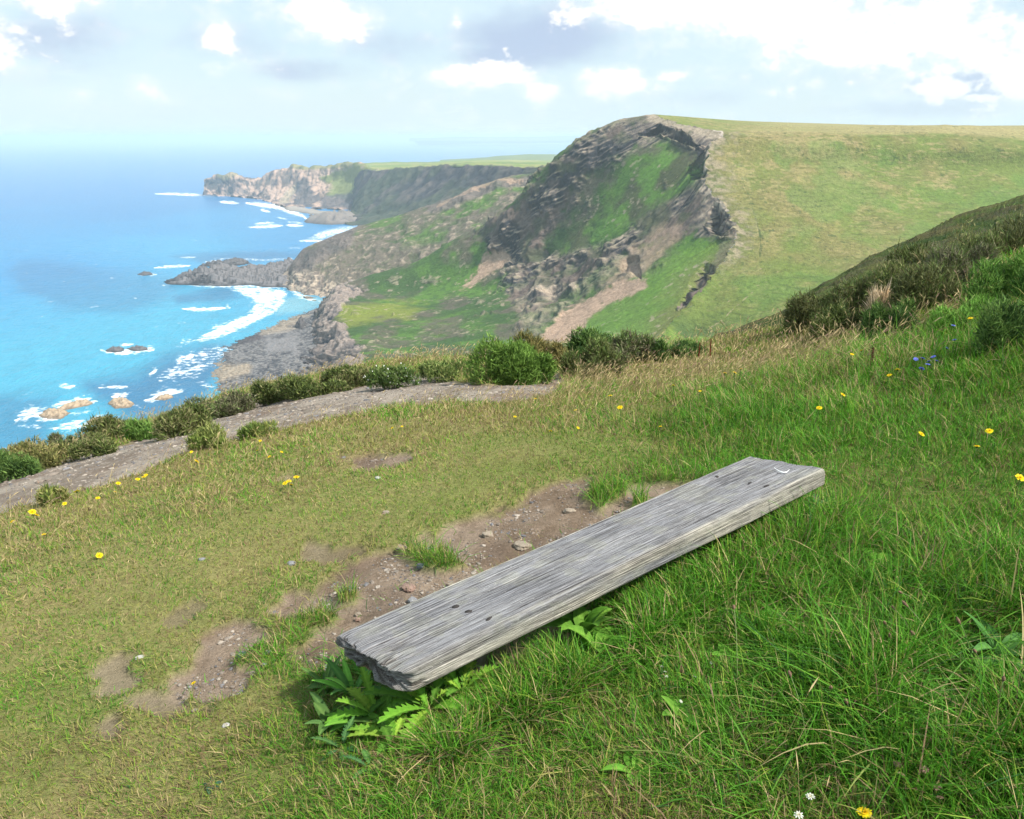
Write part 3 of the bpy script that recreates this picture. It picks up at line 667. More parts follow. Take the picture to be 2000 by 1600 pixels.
def build_sea_rocks():
    tan0, tan1 = np.array([.20, .145, .095]), np.array([.40, .30, .20]); dk0, dk1 = np.array([.028, .027, .031]), np.array([.105, .098, .10])
    g = 'rocks standing in the surf'
    rock_mass('sea_rock', [(72,812),(92,800),(120,800),(138,806),(120,818),(90,820)], 3.2, .5, tan0, tan1, 1, label='tan rock with foam round it, outermost one below the cliff-edge heather', cat='rock', group=g)
    rock_mass('sea_rock', [(108,798),(135,788),(170,783),(186,786),(170,793),(140,800),(115,803)], 3.0, .5, tan0, tan1, 2, label='long tan rock slab in white surf, lying just inshore of the outermost rock', cat='rock', group=g)
    rock_mass('sea_rock', [(208,790),(222,780),(250,781),(266,788),(255,797),(225,798)], 3.4, .5, tan0, tan1, 3, label='rounded tan rock in blue water between two patches of surf', cat='rock', group=g)
    rock_mass('sea_rock', [(162,824),(180,816),(215,814),(224,820),(200,828),(170,832)], 2.4, .5, tan0, tan1, 4, label='low tan rock in foam, half hidden by the round dark heather bush', cat='rock', group=g)
    rock_mass('sea_rock', [(296,781),(312,774),(336,772),(340,777),(320,783)], 2.2, .5, tan0, tan1, 5, label='small tan rock washed by surf beside the grey cobble beach', cat='rock', group=g)
    rock_mass('sea_rock', [(203,684),(222,679),(243,680),(246,685),(225,689),(208,688)], 3.6, .6, dk0 * 1.3, dk1 * 1.2, 6, label='dark brown rock islet ringed by foam, seaward half of a pair', cat='rock', group=g)
    rock_mass('sea_rock', [(246,682),(268,678),(290,679),(288,684),(262,687)], 2.6, .6, dk0 * 1.3, dk1 * 1.2, 7, label='dark brown rock islet ringed by foam, landward half of a pair', cat='rock', group=g)
    rock_mass('sea_rock', [(266,537),(278,533),(296,534),(300,537),(280,539)], 3., .8, dk0, dk1, 8, label='tiny dark rock alone in the sea off the end of the black reef', cat='rock', group=g)
    rock_mass('reef', [(330,549),(352,541),(385,535),(430,532),(470,526),(520,520),(575,515),(640,535),(640,575),(600,578),(560,562),(500,556),(440,556),(385,555),(345,553)], 6.5, .9, dk0, dk1 * 1.5, 9, label='black ledged reef running from the green spur out into the sea', cat='reef', strata=7., slope=.4)
    rock_mass('reef', [(386,520),(420,515),(455,507),(478,508),(492,515),(470,519),(420,522)], 6, 1.0, dk0, dk1, 10, label='narrow black reef lying just beyond the big ledged reef', cat='reef', slope=.5)
    rock_mass('sea_rock', [(574,640),(580,630),(592,628),(600,636),(596,645),(582,646)], 9, .6, dk0 * 1.2, dk1, 11, label='dark boulder at the foot of the grey clay slope on the beach', cat='rock', slope=2., z0=SEA + 2.5)
    rock_mass('sea_rock', [(541,676),(545,672),(551,673),(551,677),(545,679)], 2.6, .35, dk0, dk1, 12, label='small black boulder alone on smooth grey beach', cat='rock', slope=1.5, z0=SEA + 2)
# ================================================================= near ground
GP = np.array([(0,0,0),(0,-2,.0),(-4,-2,-.7),(4,-2,.9),(-1,1.5,-.08),(1,1.5,.1),(-.4,2,0.0),(1.2,2.9,.17),(.5,2.35,.09),(-.25,1.75,.03),(1.45,3.1,.2),(.2,3,-.03),(-3,2.5,-.45),(-1.5,3.5,-.25),(0,4,-.1),
    (-3.7,5.4,-.8),(-1.74,6.6,-.6),(-.66,7.8,-.72),(.05,8.1,-.75),(1.3,8.1,-.76),(1.93,8.6,-.8),(2.8,8.2,-.56),(3.8,8.6,-.24),(4.7,9,.02),(5.8,9.5,.3),(.73,5.2,-.12),
    (2,4.65,.15),(2.06,3,.3),(2.8,4.35,.42),(1.43,1.94,.2),(3,1.5,.6),(5,5,1.0),(8,8,1.25),(-6,6,-1.5),(-6,3,-1.2),(8,2,1.7),(-4,9,-1.6),(0,11,-1.2),(5,12,-.5),(8,12,.3)])
def _tps_fit(P, z, lam=.02):
    n = len(P); r = np.linalg.norm(P[:, None] - P[None], axis=-1)
    K = np.where(r > 0, r * r * np.log(r + 1e-12), 0) + lam * np.eye(n)
    Q = np.concatenate([np.ones((n, 1)), P], 1)
    A = np.block([[K, Q], [Q.T, np.zeros((3, 3))]])
    return np.linalg.solve(A, np.concatenate([z, np.zeros(3)]))
_W = _tps_fit(GP[:, :2], GP[:, 2])
def g0(x, y):
    x = np.asarray(x, float); y = np.asarray(y, float); s = _W[-3] + _W[-2] * x + _W[-1] * y
    for i, (a, b, _) in enumerate(GP):
        r2 = (x - a) ** 2 + (y - b) ** 2
        s = s + _W[i] * .5 * r2 * np.log(r2 + 1e-12)
    return s

def hit(px, py, fn=None, add=0.):
    """where the view ray of a pixel meets the near ground (march, vectorised)"""
    fn = fn or g0
    d = ray(px, py); d = d / d[..., 1:2]
    lo = np.full(d.shape[:-1], .3); done = np.zeros(lo.shape, bool); Y = lo.copy()
    for yy in np.concatenate([np.arange(.4, 6, .1), np.arange(6, 30, .2)]):
        p = CAM + d * yy
        below = (p[..., 2] < fn(p[..., 0], p[..., 1]) + add) & ~done
        Y = np.where(below, yy, Y); done |= below
    Y = np.where(done, Y, 14.)
    a, b = Y - .25, Y
    for _ in range(14):
        m = (a + b) / 2; p = CAM + d * m[..., None]
        u = p[..., 2] < fn(p[..., 0], p[..., 1]) + add
        b = np.where(u, m, b); a = np.where(u, a, m)
    return CAM + d * b[..., None]

def hpoly(pts):
    P = np.array(pts, float); return hit(P[:, 0], P[:, 1])[:, :2]

EDGE_PX = [(-500,1085),(-200,985),(0,908),(130,872),(240,846),(400,800),(500,762),(600,742),(730,718),(860,714),(1000,708),(1150,698),(1300,686),(1400,670),(1500,648)]
EDGE = hpoly(EDGE_PX)
EDGE = np.concatenate([EDGE, np.array([(3.5, 9.2), (4.6, 10.0), (6.0, 11.), (9, 13.), (14, 16)])])
EDGE = np.concatenate([[EDGE[0] + np.array([-8, -3.])], EDGE])
_EP = np.concatenate([EDGE, [(14, -30), (-40, -30)]])
def edge_out(x, y):
    return -sdpoly(x, y, _EP) - .5 * sstep(2.2, .4, np.asarray(x, float))    # metres beyond the edge

PATH_W = hpoly([(-260,1160),(-60,1030),(30,990),(110,974),(200,948),(280,922),(330,896),(385,880),(450,860),(530,845),(600,830),(680,812),(760,796),(830,790),(890,780),(930,784),(1010,780),(1080,768),(1110,742),(1075,726),(1000,735),(955,752),(900,745),(870,732),(800,732),(740,734),(690,742),(620,757),(560,762),(500,778),(455,794),(400,822),(330,845),(270,856),(215,878),(140,894),(60,918),(0,926),(-120,975),(-300,1050)])
SOIL_PX = [
 [(505,1185),(560,1150),(610,1155),(640,1130),(690,1095),(740,1075),(800,1060),(850,1045),(875,1035),(900,1020),(940,1015),(990,995),(1040,985),(1050,955),(1090,938),(1140,930),(1160,940),(1150,965),(1140,985),(1160,1000),(1195,1008),(1215,1020),(1160,1060),(1050,1110),(900,1170),(760,1230),(690,1290),(640,1310),(610,1290),(590,1250),(620,1225),(650,1215),(620,1195),(560,1200)],
 [(1180,1000),(1190,982),(1220,965),(1255,948),(1300,942),(1340,945),(1420,950),(1350,990),(1260,1010),(1210,1015)],
 [(350,1335),(370,1305),(380,1275),(395,1240),(425,1212),(460,1200),(495,1198),(500,1225),(485,1250),(455,1275),(450,1290),(470,1310),(450,1335),(410,1345)],
 [(196,1285),(225,1275),(262,1272),(285,1280),(250,1300),(245,1330),(225,1345),(200,1340)],
 [(265,1352),(300,1350),(340,1365),(390,1372),(400,1380),(350,1382),(300,1370)],
 [(688,892),(715,884),(770,880),(805,885),(800,898),(770,912),(725,914),(695,908)],
 [(572,1072),(600,1050),(650,1062),(700,1058),(740,1065),(700,1080),(640,1090),(590,1090)],
 [(180,1405),(220,1398),(240,1405),(220,1420),(190,1422)],
]
SOIL_W = [hpoly(p) for p in SOIL_PX]
TUFT_PX = [[(785,1062),(820,1058),(830,1075),(860,1068),(890,1085),(900,1100),(870,1112),(830,1108),(815,1095),(790,1090)], [(1150,975),(1165,955),(1190,945),(1225,955),(1205,975),(1185,985),(1170,992)], [(655,1152),(680,1142),(698,1155),(690,1172),(665,1172)], [(590,1195),(630,1183),(655,1195),(640,1212),(600,1215)], [(1235,975),(1262,968),(1260,985),(1240,988)]]
TUFT_W = [hpoly(p) for p in TUFT_PX]

def soil_mask(x, y, fine=True):
    P = np.stack([x, y], -1); n = fbm(P / .22 + 3, 4); n2 = fbm(P / .07, 3)
    m = np.zeros(np.shape(x))
    for k, w in enumerate(SOIL_W):
        sz = .03 if k < 3 else .03
        m = np.maximum(m, sstep(-sz, sz, sdpoly(x, y, w) + (.03 if k < 3 else .005) + (n - .5) * .22 + (n2 - .5) * .16) * (1 if k in (0, 1, 2, 5) else .75))
    for w in TUFT_W:
        m = m * (1 - sstep(-.03, .02, sdpoly(x, y, w) + (n2 - .5) * .06))
    m = np.maximum(m, sstep(.70, .75, fbm(P / .5 + 31, 4)) * .6 * (x < .4) * (y < 5))
    return m

def path_mask(x, y):
    P = np.stack([x, y], -1); n = fbm(P / .5 + 9, 4); n2 = fbm(P / .12, 3)
    return sstep(-.05, .06, sdpoly(x, y, PATH_W) + (n - .5) * .28 + (n2 - .5) * .1)

def gz(x, y, small=True):
    x = np.asarray(x, float); y = np.asarray(y, float)
    z = g0(x, y); e = np.maximum(edge_out(x, y), 0)
    z = z - np.where(e < .6, e * e * .8, .288 + (e - .6) * 1.0)
    P = np.stack([x, y], -1)
    z = z + (fbm(P / 1.3 + 7, 3) - .5) * .12
    if small: z = z + (fbm(P / .16, 3) - .5) * .022
    return z

def gznear(x, y):
    return gz(x, y, True) - soil_mask(x, y) * .025

# control fields over the lawn: height, lush, gold
FLD = np.array([(100,1550,.03,.3,.1),(300,1500,.03,.38,.1),(500,1550,.035,.45,.1),(700,1550,.05,.6,.05),(1000,1500,.06,.55,.12),(900,1400,.08,.7,.05),(1200,1400,.065,.6,.12),(1400,1300,.08,.7,.08),
 (1300,1150,.12,.9,0),(1100,1250,.10,.78,.05),(1500,1050,.13,.9,.02),(1450,1150,.12,.9,.02),(1600,1200,.10,.85,.05),(1900,1200,.14,.85,.05),(1700,1400,.17,.97,.03),(1900,1500,.18,.85,.1),(1500,1550,.08,.5,.18),(1250,1550,.07,.5,.18),
 (1800,1000,.065,.82,.03),(1650,900,.055,.8,.04),(1900,800,.08,.9,.03),(1450,800,.13,1.,.03),(1550,850,.10,.95,.02),(1380,830,.11,.95,.03),(1200,870,.04,.68,.05),(1000,880,.035,.55,.10),(900,830,.05,.4,.3),(700,850,.05,.3,.4),(500,900,.045,.3,.35),
 (300,980,.045,.3,.35),(100,1020,.05,.25,.5),(150,1150,.035,.35,.25),(400,1100,.03,.36,.15),(700,980,.03,.42,.1),(900,960,.03,.55,.05),(50,1300,.03,.42,.06),(250,1250,.03,.42,.06),(550,1350,.03,.42,.06),(1100,790,.08,.3,.8),(1300,745,.08,.35,.75),(1450,695,.08,.38,.72),(1600,690,.12,.5,.5),(1700,720,.16,.6,.4),
 (1900,690,.16,.9,.15),(1950,640,.18,.9,.1),(1200,800,.06,.6,.4),(1000,800,.06,.4,.6),(1600,770,.09,.75,.2),(1700,620,.15,.5,.4),(1850,540,.15,.6,.2),(1980,450,.15,.6,.12),(650,1330,.10,.85,0),(620,1420,.06,.8,0)])
_FW = hit(FLD[:, 0], FLD[:, 1])[:, :2]
def field(x, y):
    d2 = (x[:, None] - _FW[None, :, 0]) ** 2 + (y[:, None] - _FW[None, :, 1]) ** 2
    sc = (.25 + .12 * np.hypot(_FW[:, 0], _FW[:, 1])) ** 2
    w = 1 / (d2 / sc[None] + .03) ** 1.6
    w /= w.sum(1, keepdims=True)
    return w @ FLD[:, 2:]

MAT_GROUND = mat_col('turf', rough=1., spec=.05, var=.35, vscale=45., bump=.9, bscale=70., bdist=.02)
MAT_DIRT = mat_col('dirt', rough=1., spec=.08, var=.28, vscale=60., bump=1., bscale=95., bdist=.016)

MAT_PATH = mat_col('gravel_path', rough=1., spec=.05, var=.3, vscale=38., bump=.5, bscale=60., bdist=.012)
def build_ground():
    th = np.linspace(R(-88), R(88), 640); r = .4 * (70 / .4) ** np.linspace(0, 1, 560)
    X = np.sin(th)[None] * r[:, None]; Y = np.cos(th)[None] * r[:, None] - .0
    f = lambda fn: fn(X.ravel(), Y.ravel()).reshape(X.shape)
    S = f(soil_mask); PM = f(path_mask); Z = f(gz) - S * .03 - PM * .03
    Z += (fbm(np.stack([X / .045, Y / .045], -1), 3) - .5) * .018 * np.maximum(S, PM * .35)
    Fd = np.concatenate([field(a, b) for a, b in zip(np.array_split(X.ravel(), 40), np.array_split(Y.ravel(), 40))]).reshape(X.shape + (3,))
    P2 = np.stack([X, Y], -1); n = fbm(P2 / .35 + 2, 4); n2 = fbm(P2 / .06, 3)
    col = mix(np.array([.28, .245, .10]), np.array([.13, .185, .04]), np.clip(Fd[..., 1] * 1.1 - .1 + (n - .5) * .9, 0, 1))
    col = mix(col, np.array([.34, .275, .14]), np.clip(Fd[..., 2] + (n2 - .5) * .6, 0, 1) * .6)
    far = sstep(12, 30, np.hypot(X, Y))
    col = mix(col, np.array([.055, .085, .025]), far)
    dirt = mix(np.array([.185, .133, .092]), np.array([.315, .242, .18]), sstep(.35, .65, n * .6 + n2 * .4))
    dirt = mix(dirt, np.array([.15, .108, .082]), sstep(.5, .7, fbm(P2 / .4 + 77, 4)) * .6)
    pth = mix(np.array([.155, .125, .10]), np.array([.30, .258, .212]), sstep(.34, .66, n2 * .45 + n * .55))
    pth = mix(pth, np.array([.17, .125, .095]), sstep(.48, .64, fbm(P2 / .7 + 57, 4)) * .75)
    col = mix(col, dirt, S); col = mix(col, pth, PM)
    G = np.stack([X, Y, Z], -1)
    F = grid_faces(*X.shape)
    sm = S.ravel()[F].mean(1) > .5; pm = PM.ravel()[F].mean(1) > .5
    tag(grid_mesh('ground', G, MAT_GROUND, col, keep=~(sm | pm)), kind='structure')
    tag(grid_mesh('soil', G, MAT_DIRT, col, keep=sm & ~pm), kind='structure')
    tag(grid_mesh('path', G, MAT_PATH, col, keep=pm), kind='structure')

# our own hillside beyond the bank, going down into the valley
def build_hillside():
    S = [(1400,680,26),(1480,640,29),(1545,606,32),(1580,580,34),(1650,537,38),(1700,510,40),(1780,473,44),(1850,444,48),(1930,414,52),(2010,384,56),(2200,315,62),(2500,215,70)]
    A = [(1400,760,16),(1480,730,17),(1545,690,18),(1580,668,19),(1650,630,20),(1700,600,21),(1780,560,22),(1850,525,23),(1930,490,24),(2010,455,25),(2200,380,26),(2500,280,28)]
    Bk = [(1400,760,46),(1480,730,50),(1545,705,54),(1580,690,58),(1650,650,64),(1700,620,68),(1780,590,74),(1850,560,80),(1930,530,86),(2010,500,90),(2200,430,98),(2500,330,110)]
    C = np.stack([upts(Bk), upts(S), upts(A)])
    dn = C[0] + np.array([20, 70, -50.])
    fr = C[2] + np.array([-1.0, -5.5, -.3])
    C = np.concatenate([dn[None], C, fr[None]])
    NR, NC = 260, 520
    G = cr(C, np.linspace(0, 4, NR)); G = cr(G.transpose(1, 0, 2), np.linspace(0, 11, NC)).transpose(1, 0, 2)
    n1 = fbm(G / 6., 4); n2 = fbm(G / 1.2, 4); n3 = fbm(G / .3, 3)
    G[..., 2] += (n1 - .5) * .7 + (n2 - .5) * .42 + (n3 - .5) * .12
    col = mix(np.array([.04, .068, .022]), np.array([.09, .13, .035]), sstep(.35, .65, n1 * .5 + n2 * .5))
    col = mix(col, np.array([.085, .065, .045]), sstep(.47, .62, n2 * .6 + fbm(G / 4. + 8, 3) * .4) * .7)
    col = mix(col, np.array([.14, .13, .05]), sstep(.55, .68, fbm(G / .7 + 18, 3)) * .5)
    tag(grid_mesh('hillside', G, MAT_GROUND2, col), kind='structure')
MAT_GROUND2 = mat_col('hillside', rough=1., spec=.05, var=.35, vscale=3., bump=1., bscale=5., bdist=.2)

# ---------------------------------------------------------------- grass
MAT_GRASS = mat_col('grass', rough=.62, spec=.18, transl=.32)
MAT_DRY = mat_col('dry_grass', rough=.8, spec=.1, transl=.25)

def sample_fan(N, r0, r1, a=R(41), p=.9):
    # density falls with distance
    u = rng.random(N); k = 2 - p - 1
    e = 1 - p + 1 - .0
    r = (r0 ** e + u * (r1 ** e - r0 ** e)) ** (1 / e)
    th = (rng.random(N) * 2 - 1) * a
    return r * np.sin(th), r * np.cos(th), r

def in_view(x, y, z, m=60):
    px, py, f = proj(np.stack([x, y, z], -1))
    near = (px > -m) & (px < 2000 + m) & (py < 1600 + 2.2 * m) & (f > .2)
    # thinner growth carries on beyond the frame
    return near | ((np.abs(np.arctan2(x, y)) < R(66)) & (y > .35) & (rng.random(len(x)) < .5))

def on_bench_side(x, y): return sdpoly(x, y, BENCH_FOOT)

def pick(w, cols):
    c = np.cumsum(np.stack(w, 1), 1); c /= c[:, -1:]
    k = (rng.random(len(c))[:, None] > c).sum(1)
    return np.asarray(cols)[np.clip(k, 0, len(cols) - 1)]

WEED_SPOTS = []
def build_grass():
    N = 1220000
    x, y, r = sample_fan(N, .7, 17., a=R(66), p=1.5)
    keep = edge_out(x, y) < .35
    x, y, r = x[keep], y[keep], r[keep]
    z = gz(x, y); ok = in_view(x, y, z); x, y, z, r = x[ok], y[ok], z[ok], r[ok]
    S = soil_mask(x, y); PM = path_mask(x, y)
    ok = (rng.random(len(x)) > np.clip(S * 1.5, 0, .988)) & (rng.random(len(x)) > PM * 1.05)
    x, y, z, r, S = x[ok], y[ok], z[ok], r[ok], S[ok]
    F = np.concatenate([field(a, b) for a, b in zip(np.array_split(x, 60), np.array_split(y, 60))])
    P2 = np.stack([x, y], -1)
    wd = np.full(len(x), 9.)
    for wx_, wy_, wr_ in WEED_SPOTS: wd = np.minimum(wd, np.hypot(x - wx_, y - wy_) / wr_)
    c1 = fbm(P2 / .28 + 5, 4); c2 = fbm(P2 / .9 + 11, 3); c3 = fbm(P2 / .08, 2)
    n = len(x)
    h = F[:, 0] * .88 * (.45 + .8 * c1 + .35 * (c3 - .5)) * rng.lognormal(0, .3, n) * (.65 + .7 * c2)
    bd = on_bench_side(x, y)
    h = np.where(bd > -.02, np.minimum(h, .125), h)
    dcam = np.hypot(x, y)
    h = h * np.where(S > .2, .7, 1.)
    sr = sdpoly(x, y, np.array([NR_[:2], FR_[:2], FR_[:2] + RSIDE * .2, NR_[:2] + RSIDE * .2]))
    h = np.where(sr > 0, np.maximum(h, (.10 + .07 * c1) * (.6 + .7 * rng.random(n))), h)
    for w in TUFT_W: 
        h = np.where(sdpoly(x, y, w) > -.02, h * 1.5, h)
    h = np.where(wd < 1, np.minimum(h, .02 + .05 * wd), h)
    h = np.clip(h, .012, .34)
    w = np.maximum(.0017 + .0010 * rng.random(n) + h * .008, dcam * .00082) * np.where(np.abs(np.arctan2(x, y)) > R(38), 1.35, 1.) * (.8 + .4 * rng.random(n))
    az = rng.random(n) * 2 * math.pi
    flow = fbm(P2 / .5 + 41, 3) * 9
    az = np.where(rng.random(n) < .28, flow + rng.normal(0, .7, n), az)
    tilt = np.abs(rng.normal(.45, .35, n)) * np.where(h < .06, 1.25, .8)
    D = np.stack([np.cos(az) * np.sin(tilt), np.sin(az) * np.sin(tilt), np.cos(tilt)], -1)
    bend = rng.random(n) * .75
    C = np.stack([np.cos(az) * bend, np.sin(az) * bend, -bend * .55], -1)
    side = np.stack([-np.sin(az + rng.normal(0, .7, n)), np.cos(az), rng.normal(0, .25, n)], -1)
    brn = sstep(.44, .62, fbm(P2 / .3 + 71, 4)) * np.clip(1.1 - F[:, 1], 0, 1)
    lush = np.clip(F[:, 1] - brn * .35 + (c2 - .5) * .9 + (c1 - .5) * .7, 0, 1); gold = np.clip(F[:, 2] + (c1 - .5) * .8, 0, 1) * .75 + .02
    pal = np.array([[.064,.205,.014],[.108,.285,.022],[.185,.285,.032],[.31,.30,.078],[.42,.33,.16],[.23,.155,.085],[.042,.12,.028]])
    cols = pick([lush * .9, lush * .8, .28 + .25 * (1 - lush), .08 + .62 * (1 - lush) ** 1.5, .03 + gold * 1.3 + .18 * (1 - lush), .03 + .14 * (1 - lush) + brn * .8, .12 * lush], pal)
    cols = cols * (.66 + .6 * rng.random((n, 1))) * (.52 + .5 * c2[:, None] + .46 * c1[:, None])
    V, lp, sz, c = blade_arrays(np.stack([x, y, z - .006], -1), D, h, w, C, side, cols)
    tag(mesh_np('grass', V, lp, sz, MAT_GRASS, c), kind='stuff')

    # dry flowering stems with feathery heads
    N = 96000
    x, y, r = sample_fan(N, 1.4, 16., a=R(66), p=.7)
    ok = (edge_out(x, y) < .3); x, y = x[ok], y[ok]
    z = gz(x, y); ok = in_view(x, y, z); x, y, z = x[ok], y[ok], z[ok]
    F = np.concatenate([field(a, b) for a, b in zip(np.array_split(x, 10), np.array_split(y, 10))])
    P2 = np.stack([x, y], -1)
    cl = fbm(P2 / .6 + 61, 3)
    ok = (rng.random(len(x)) < np.clip(F[:, 2] * 1.3 - .16 + (cl - .5) * .8, 0, 1) ** 1.2) & (path_mask(x, y) < .35) & (soil_mask(x, y) < .3) & (on_bench_side(x, y) < -.25)
    x, y, z, F = x[ok], y[ok], z[ok], F[ok]; n = len(x)
    dcam = np.hypot(x, y)
    h = np.clip(F[:, 0] * 1.5 + .045, .07, .30) * (.6 + .7 * rng.random(n))
    az = R(20) + rng.normal(0, 1.1, n); tilt = np.abs(rng.normal(.25, .2, n))
    D = np.stack([np.cos(az) * np.sin(tilt), np.sin(az) * np.sin(tilt), np.cos(tilt)], -1)
    bend = .15 + rng.random(n) * .35; C = np.stack([np.cos(az) * bend, np.sin(az) * bend, -bend * .35], -1)
    side = np.cross(D, rng.normal(0, 1, (n, 3)))
    base = np.array([.34, .27, .13]) * (.7 + .6 * rng.random((n, 1))); gr = rng.random(n) < .25; base[gr] = np.array([.20, .20, .07])
    P = np.stack([x, y, z], -1)
    wst = np.maximum(.0012, dcam * .00045)
    parts = [blade_arrays(P, D, h, wst, C, side, base, (0, .5, 1.), (1., .9, .8))]
    tip = P + D * h[:, None] + C * h[:, None]; Dt = D + 2 * C; Dt /= np.linalg.norm(Dt, axis=1, keepdims=True)
    hl = h * (.16 + .12 * rng.random(n)); hw = np.maximum(.0024 + .0026 * rng.random(n), dcam * .00085)
    headc = np.array([.47, .37, .20]) * (.7 + .55 * rng.random((n, 1))); headc[rng.random(n) < .2] = np.array([.33, .22, .16])
    for k in range(2):
        sd2 = np.cross(Dt, rng.normal(0, 1, (n, 3)))
        parts.append(blade_arrays(tip - Dt * (hl * .15)[:, None], Dt, hl, hw, C * .5, sd2, headc, (0, .35, .7, 1.), (.35, 1., .7, 0.)))
    V, lp, sz, c = join_arrays(parts)
    tag(mesh_np('seed_grass', V, lp, sz, MAT_DRY, c), kind='stuff')

    # long arching blades in the tall clump
    spots = [((690,1325), 70, .13), ((745,1345), 70, .12), ((800,1368), 60, .11), ((860,1350), 50, .11), ((1640,1330), 160, .34), ((1720,1440), 200, .36), ((1850,1480), 200, .33), ((1950,1380), 150, .34), ((1560,1540), 60, .26), ((1830,1300), 120, .3), ((1560,1010), 70, .24), ((1480,1050), 60, .2), ((1400,1110), 60, .18), ((770,1330), 50, .12), ((905,1330), 40, .12), ((1000,1260), 50, .18)]
    parts = []
    for (px, py), n, L in spots:
        if L > .2: n, L = int(n * .5), L * .82
        p = hit(float(px), float(py))
        q = rng.normal(0, 1, (n, 2)) * (.10 if L > .2 else .045); X = p[0] + q[:, 0]; Y = p[1] + q[:, 1]
        dd = q / (np.linalg.norm(q, axis=1, keepdims=True) + 1e-6); az = np.arctan2(dd[:, 1], dd[:, 0]) + rng.normal(0, .6, n)
        tl = .25 + .55 * rng.random(n)
        D = np.stack([np.cos(az) * np.sin(tl), np.sin(az) * np.sin(tl), np.cos(tl)], -1); b = .35 + .75 * rng.random(n)
        C = np.stack([np.cos(az) * b, np.sin(az) * b, -b * 1.0], -1); h = L * (.5 + .7 * rng.random(n))
        side = np.stack([-np.sin(az), np.cos(az), rng.normal(0, .3, n)], -1)
        col = pick([np.full(n, .5), np.full(n, .4), np.full(n, .12), np.full(n, .08)], [[.065,.20,.018],[.115,.28,.03],[.24,.30,.08],[.38,.31,.15]]) * (.8 + .4 * rng.random((n, 1)))
        parts.append(blade_arrays(np.stack([X, Y, gz(X, Y) - .01], -1), D, h, .0032 + .0022 * rng.random(n), C, side, col, (0, .2, .4, .6, .8, 1.), (.8, 1, 1, .85, .55, 0)))
    V, lp, sz, c = join_arrays(parts)
    tag(mesh_np('tall_grass', V, lp, sz, MAT_GRASS, c), kind='stuff')

# ---------------------------------------------------------------- gravel
def pebble_arrays(n):
    ico = np.array([(0,0,-1),(.72,-.53,-.45),(-.28,-.85,-.45),(-.89,0,-.45),(-.28,.85,-.45),(.72,.53,-.45),(.28,-.85,.45),(-.72,-.53,.45),(-.72,.53,.45),(.28,.85,.45),(.89,0,.45),(0,0,1)])
    f = np.array([(0,1,2),(1,0,5),(0,2,3),(0,3,4),(0,4,5),(1,5,10),(2,1,6),(3,2,7),(4,3,8),(5,4,9),(1,10,6),(2,6,7),(3,7,8),(4,8,9),(5,9,10),(6,10,11),(7,6,11),(8,7,11),(9,8,11),(10,9,11)])[:, ::-1]
    f = f[:, ::-1]
    return ico[None] * (1 + rng.normal(0, .16, (n, 12, 1))), f

def build_gravel():
    xs, ys, ss = [], [], []
    x, y, r = sample_fan(170000, 1.5, 6., a=R(38), p=.6)
    m = soil_mask(x, y); cl = fbm(np.stack([x, y], -1) / .25 + 19, 3)
    ok = rng.random(len(x)) < np.clip((m - .4) * (.12 + 1.0 * sstep(.42, .62, cl)), 0, 1)
    xs.append(x[ok]); ys.append(y[ok]); ss.append(.0017 * np.minimum(rng.lognormal(0, .62, ok.sum()), 4.5) * (1 + .18 * np.hypot(x[ok], y[ok])))
    x, y, r = sample_fan(70000, 4., 12., a=R(45), p=.5)
    ok = rng.random(len(x)) < np.clip((path_mask(x, y) - .3), 0, 1) * .6
    xs.append(x[ok]); ys.append(y[ok]); ss.append(.007 * rng.lognormal(0, .55, ok.sum()))
    x, y, s = map(np.concatenate, (xs, ys, ss)); s = np.clip(s, .0015, .035)
    n = len(x); z = gz(x, y) - .03
    V, f = pebble_arrays(n)
    sc = s[:, None, None] * np.stack([1 + .5 * rng.random(n), .8 + .4 * rng.random(n), .45 + .3 * rng.random(n)], -1)[:, None]
    a = rng.random(n) * 6.28; ca, sa = np.cos(a)[:, None], np.sin(a)[:, None]
    V = V * sc; V = np.stack([V[..., 0] * ca - V[..., 1] * sa, V[..., 0] * sa + V[..., 1] * ca, V[..., 2]], -1) + np.stack([x, y, z], -1)[:, None]
    lp = (np.arange(n)[:, None] * 12 + f.ravel()[None]).ravel()
    col = pick([np.full(n, .5), np.full(n, .3), np.full(n, .2)], [[.20,.165,.135],[.29,.25,.21],[.15,.145,.15]]) * (.7 + .6 * rng.random((n, 1)))
    tag(mesh_np('gravel', V.reshape(-1, 3), lp, np.full(n * 20, 3), MAT_STONE, np.repeat(col, 12, 0), smooth=False), kind='stuff')
MAT_STONE = mat_col('stone', rough=.9, spec=.2, var=.25, vscale=60., bump=.5, bscale=140., bdist=.004)
# ================================================================= bench
e1 = np.array([1.484, 1.093, .118]); e1 /= np.linalg.norm(e1)
_h = np.array([-e1[1], e1[0], 0.]); _h /= np.linalg.norm(_h)
BN = np.cross(e1, _h)
BN = BN if BN[2] > 0 else -BN
_d = ray(792., 1312.); BP0 = CAM + _d * ((.25 - CAMZ) / _d[2])
def on_plank(px, py, off=0.):
    d = ray(float(px), float(py)); p0 = BP0 + BN * off
    return CAM + d * (np.dot(p0 - CAM, BN) / np.dot(d, BN))
NR_, NL_, FR_, FL_ = on_plank(792, 1312), on_plank(655, 1238), on_plank(1612, 915), on_plank(1461, 890)
BENCH_FOOT = np.array([NR_[:2], FR_[:2], FL_[:2], NL_[:2]])
PLANK_T = .082
RSIDE = -_h[:2]

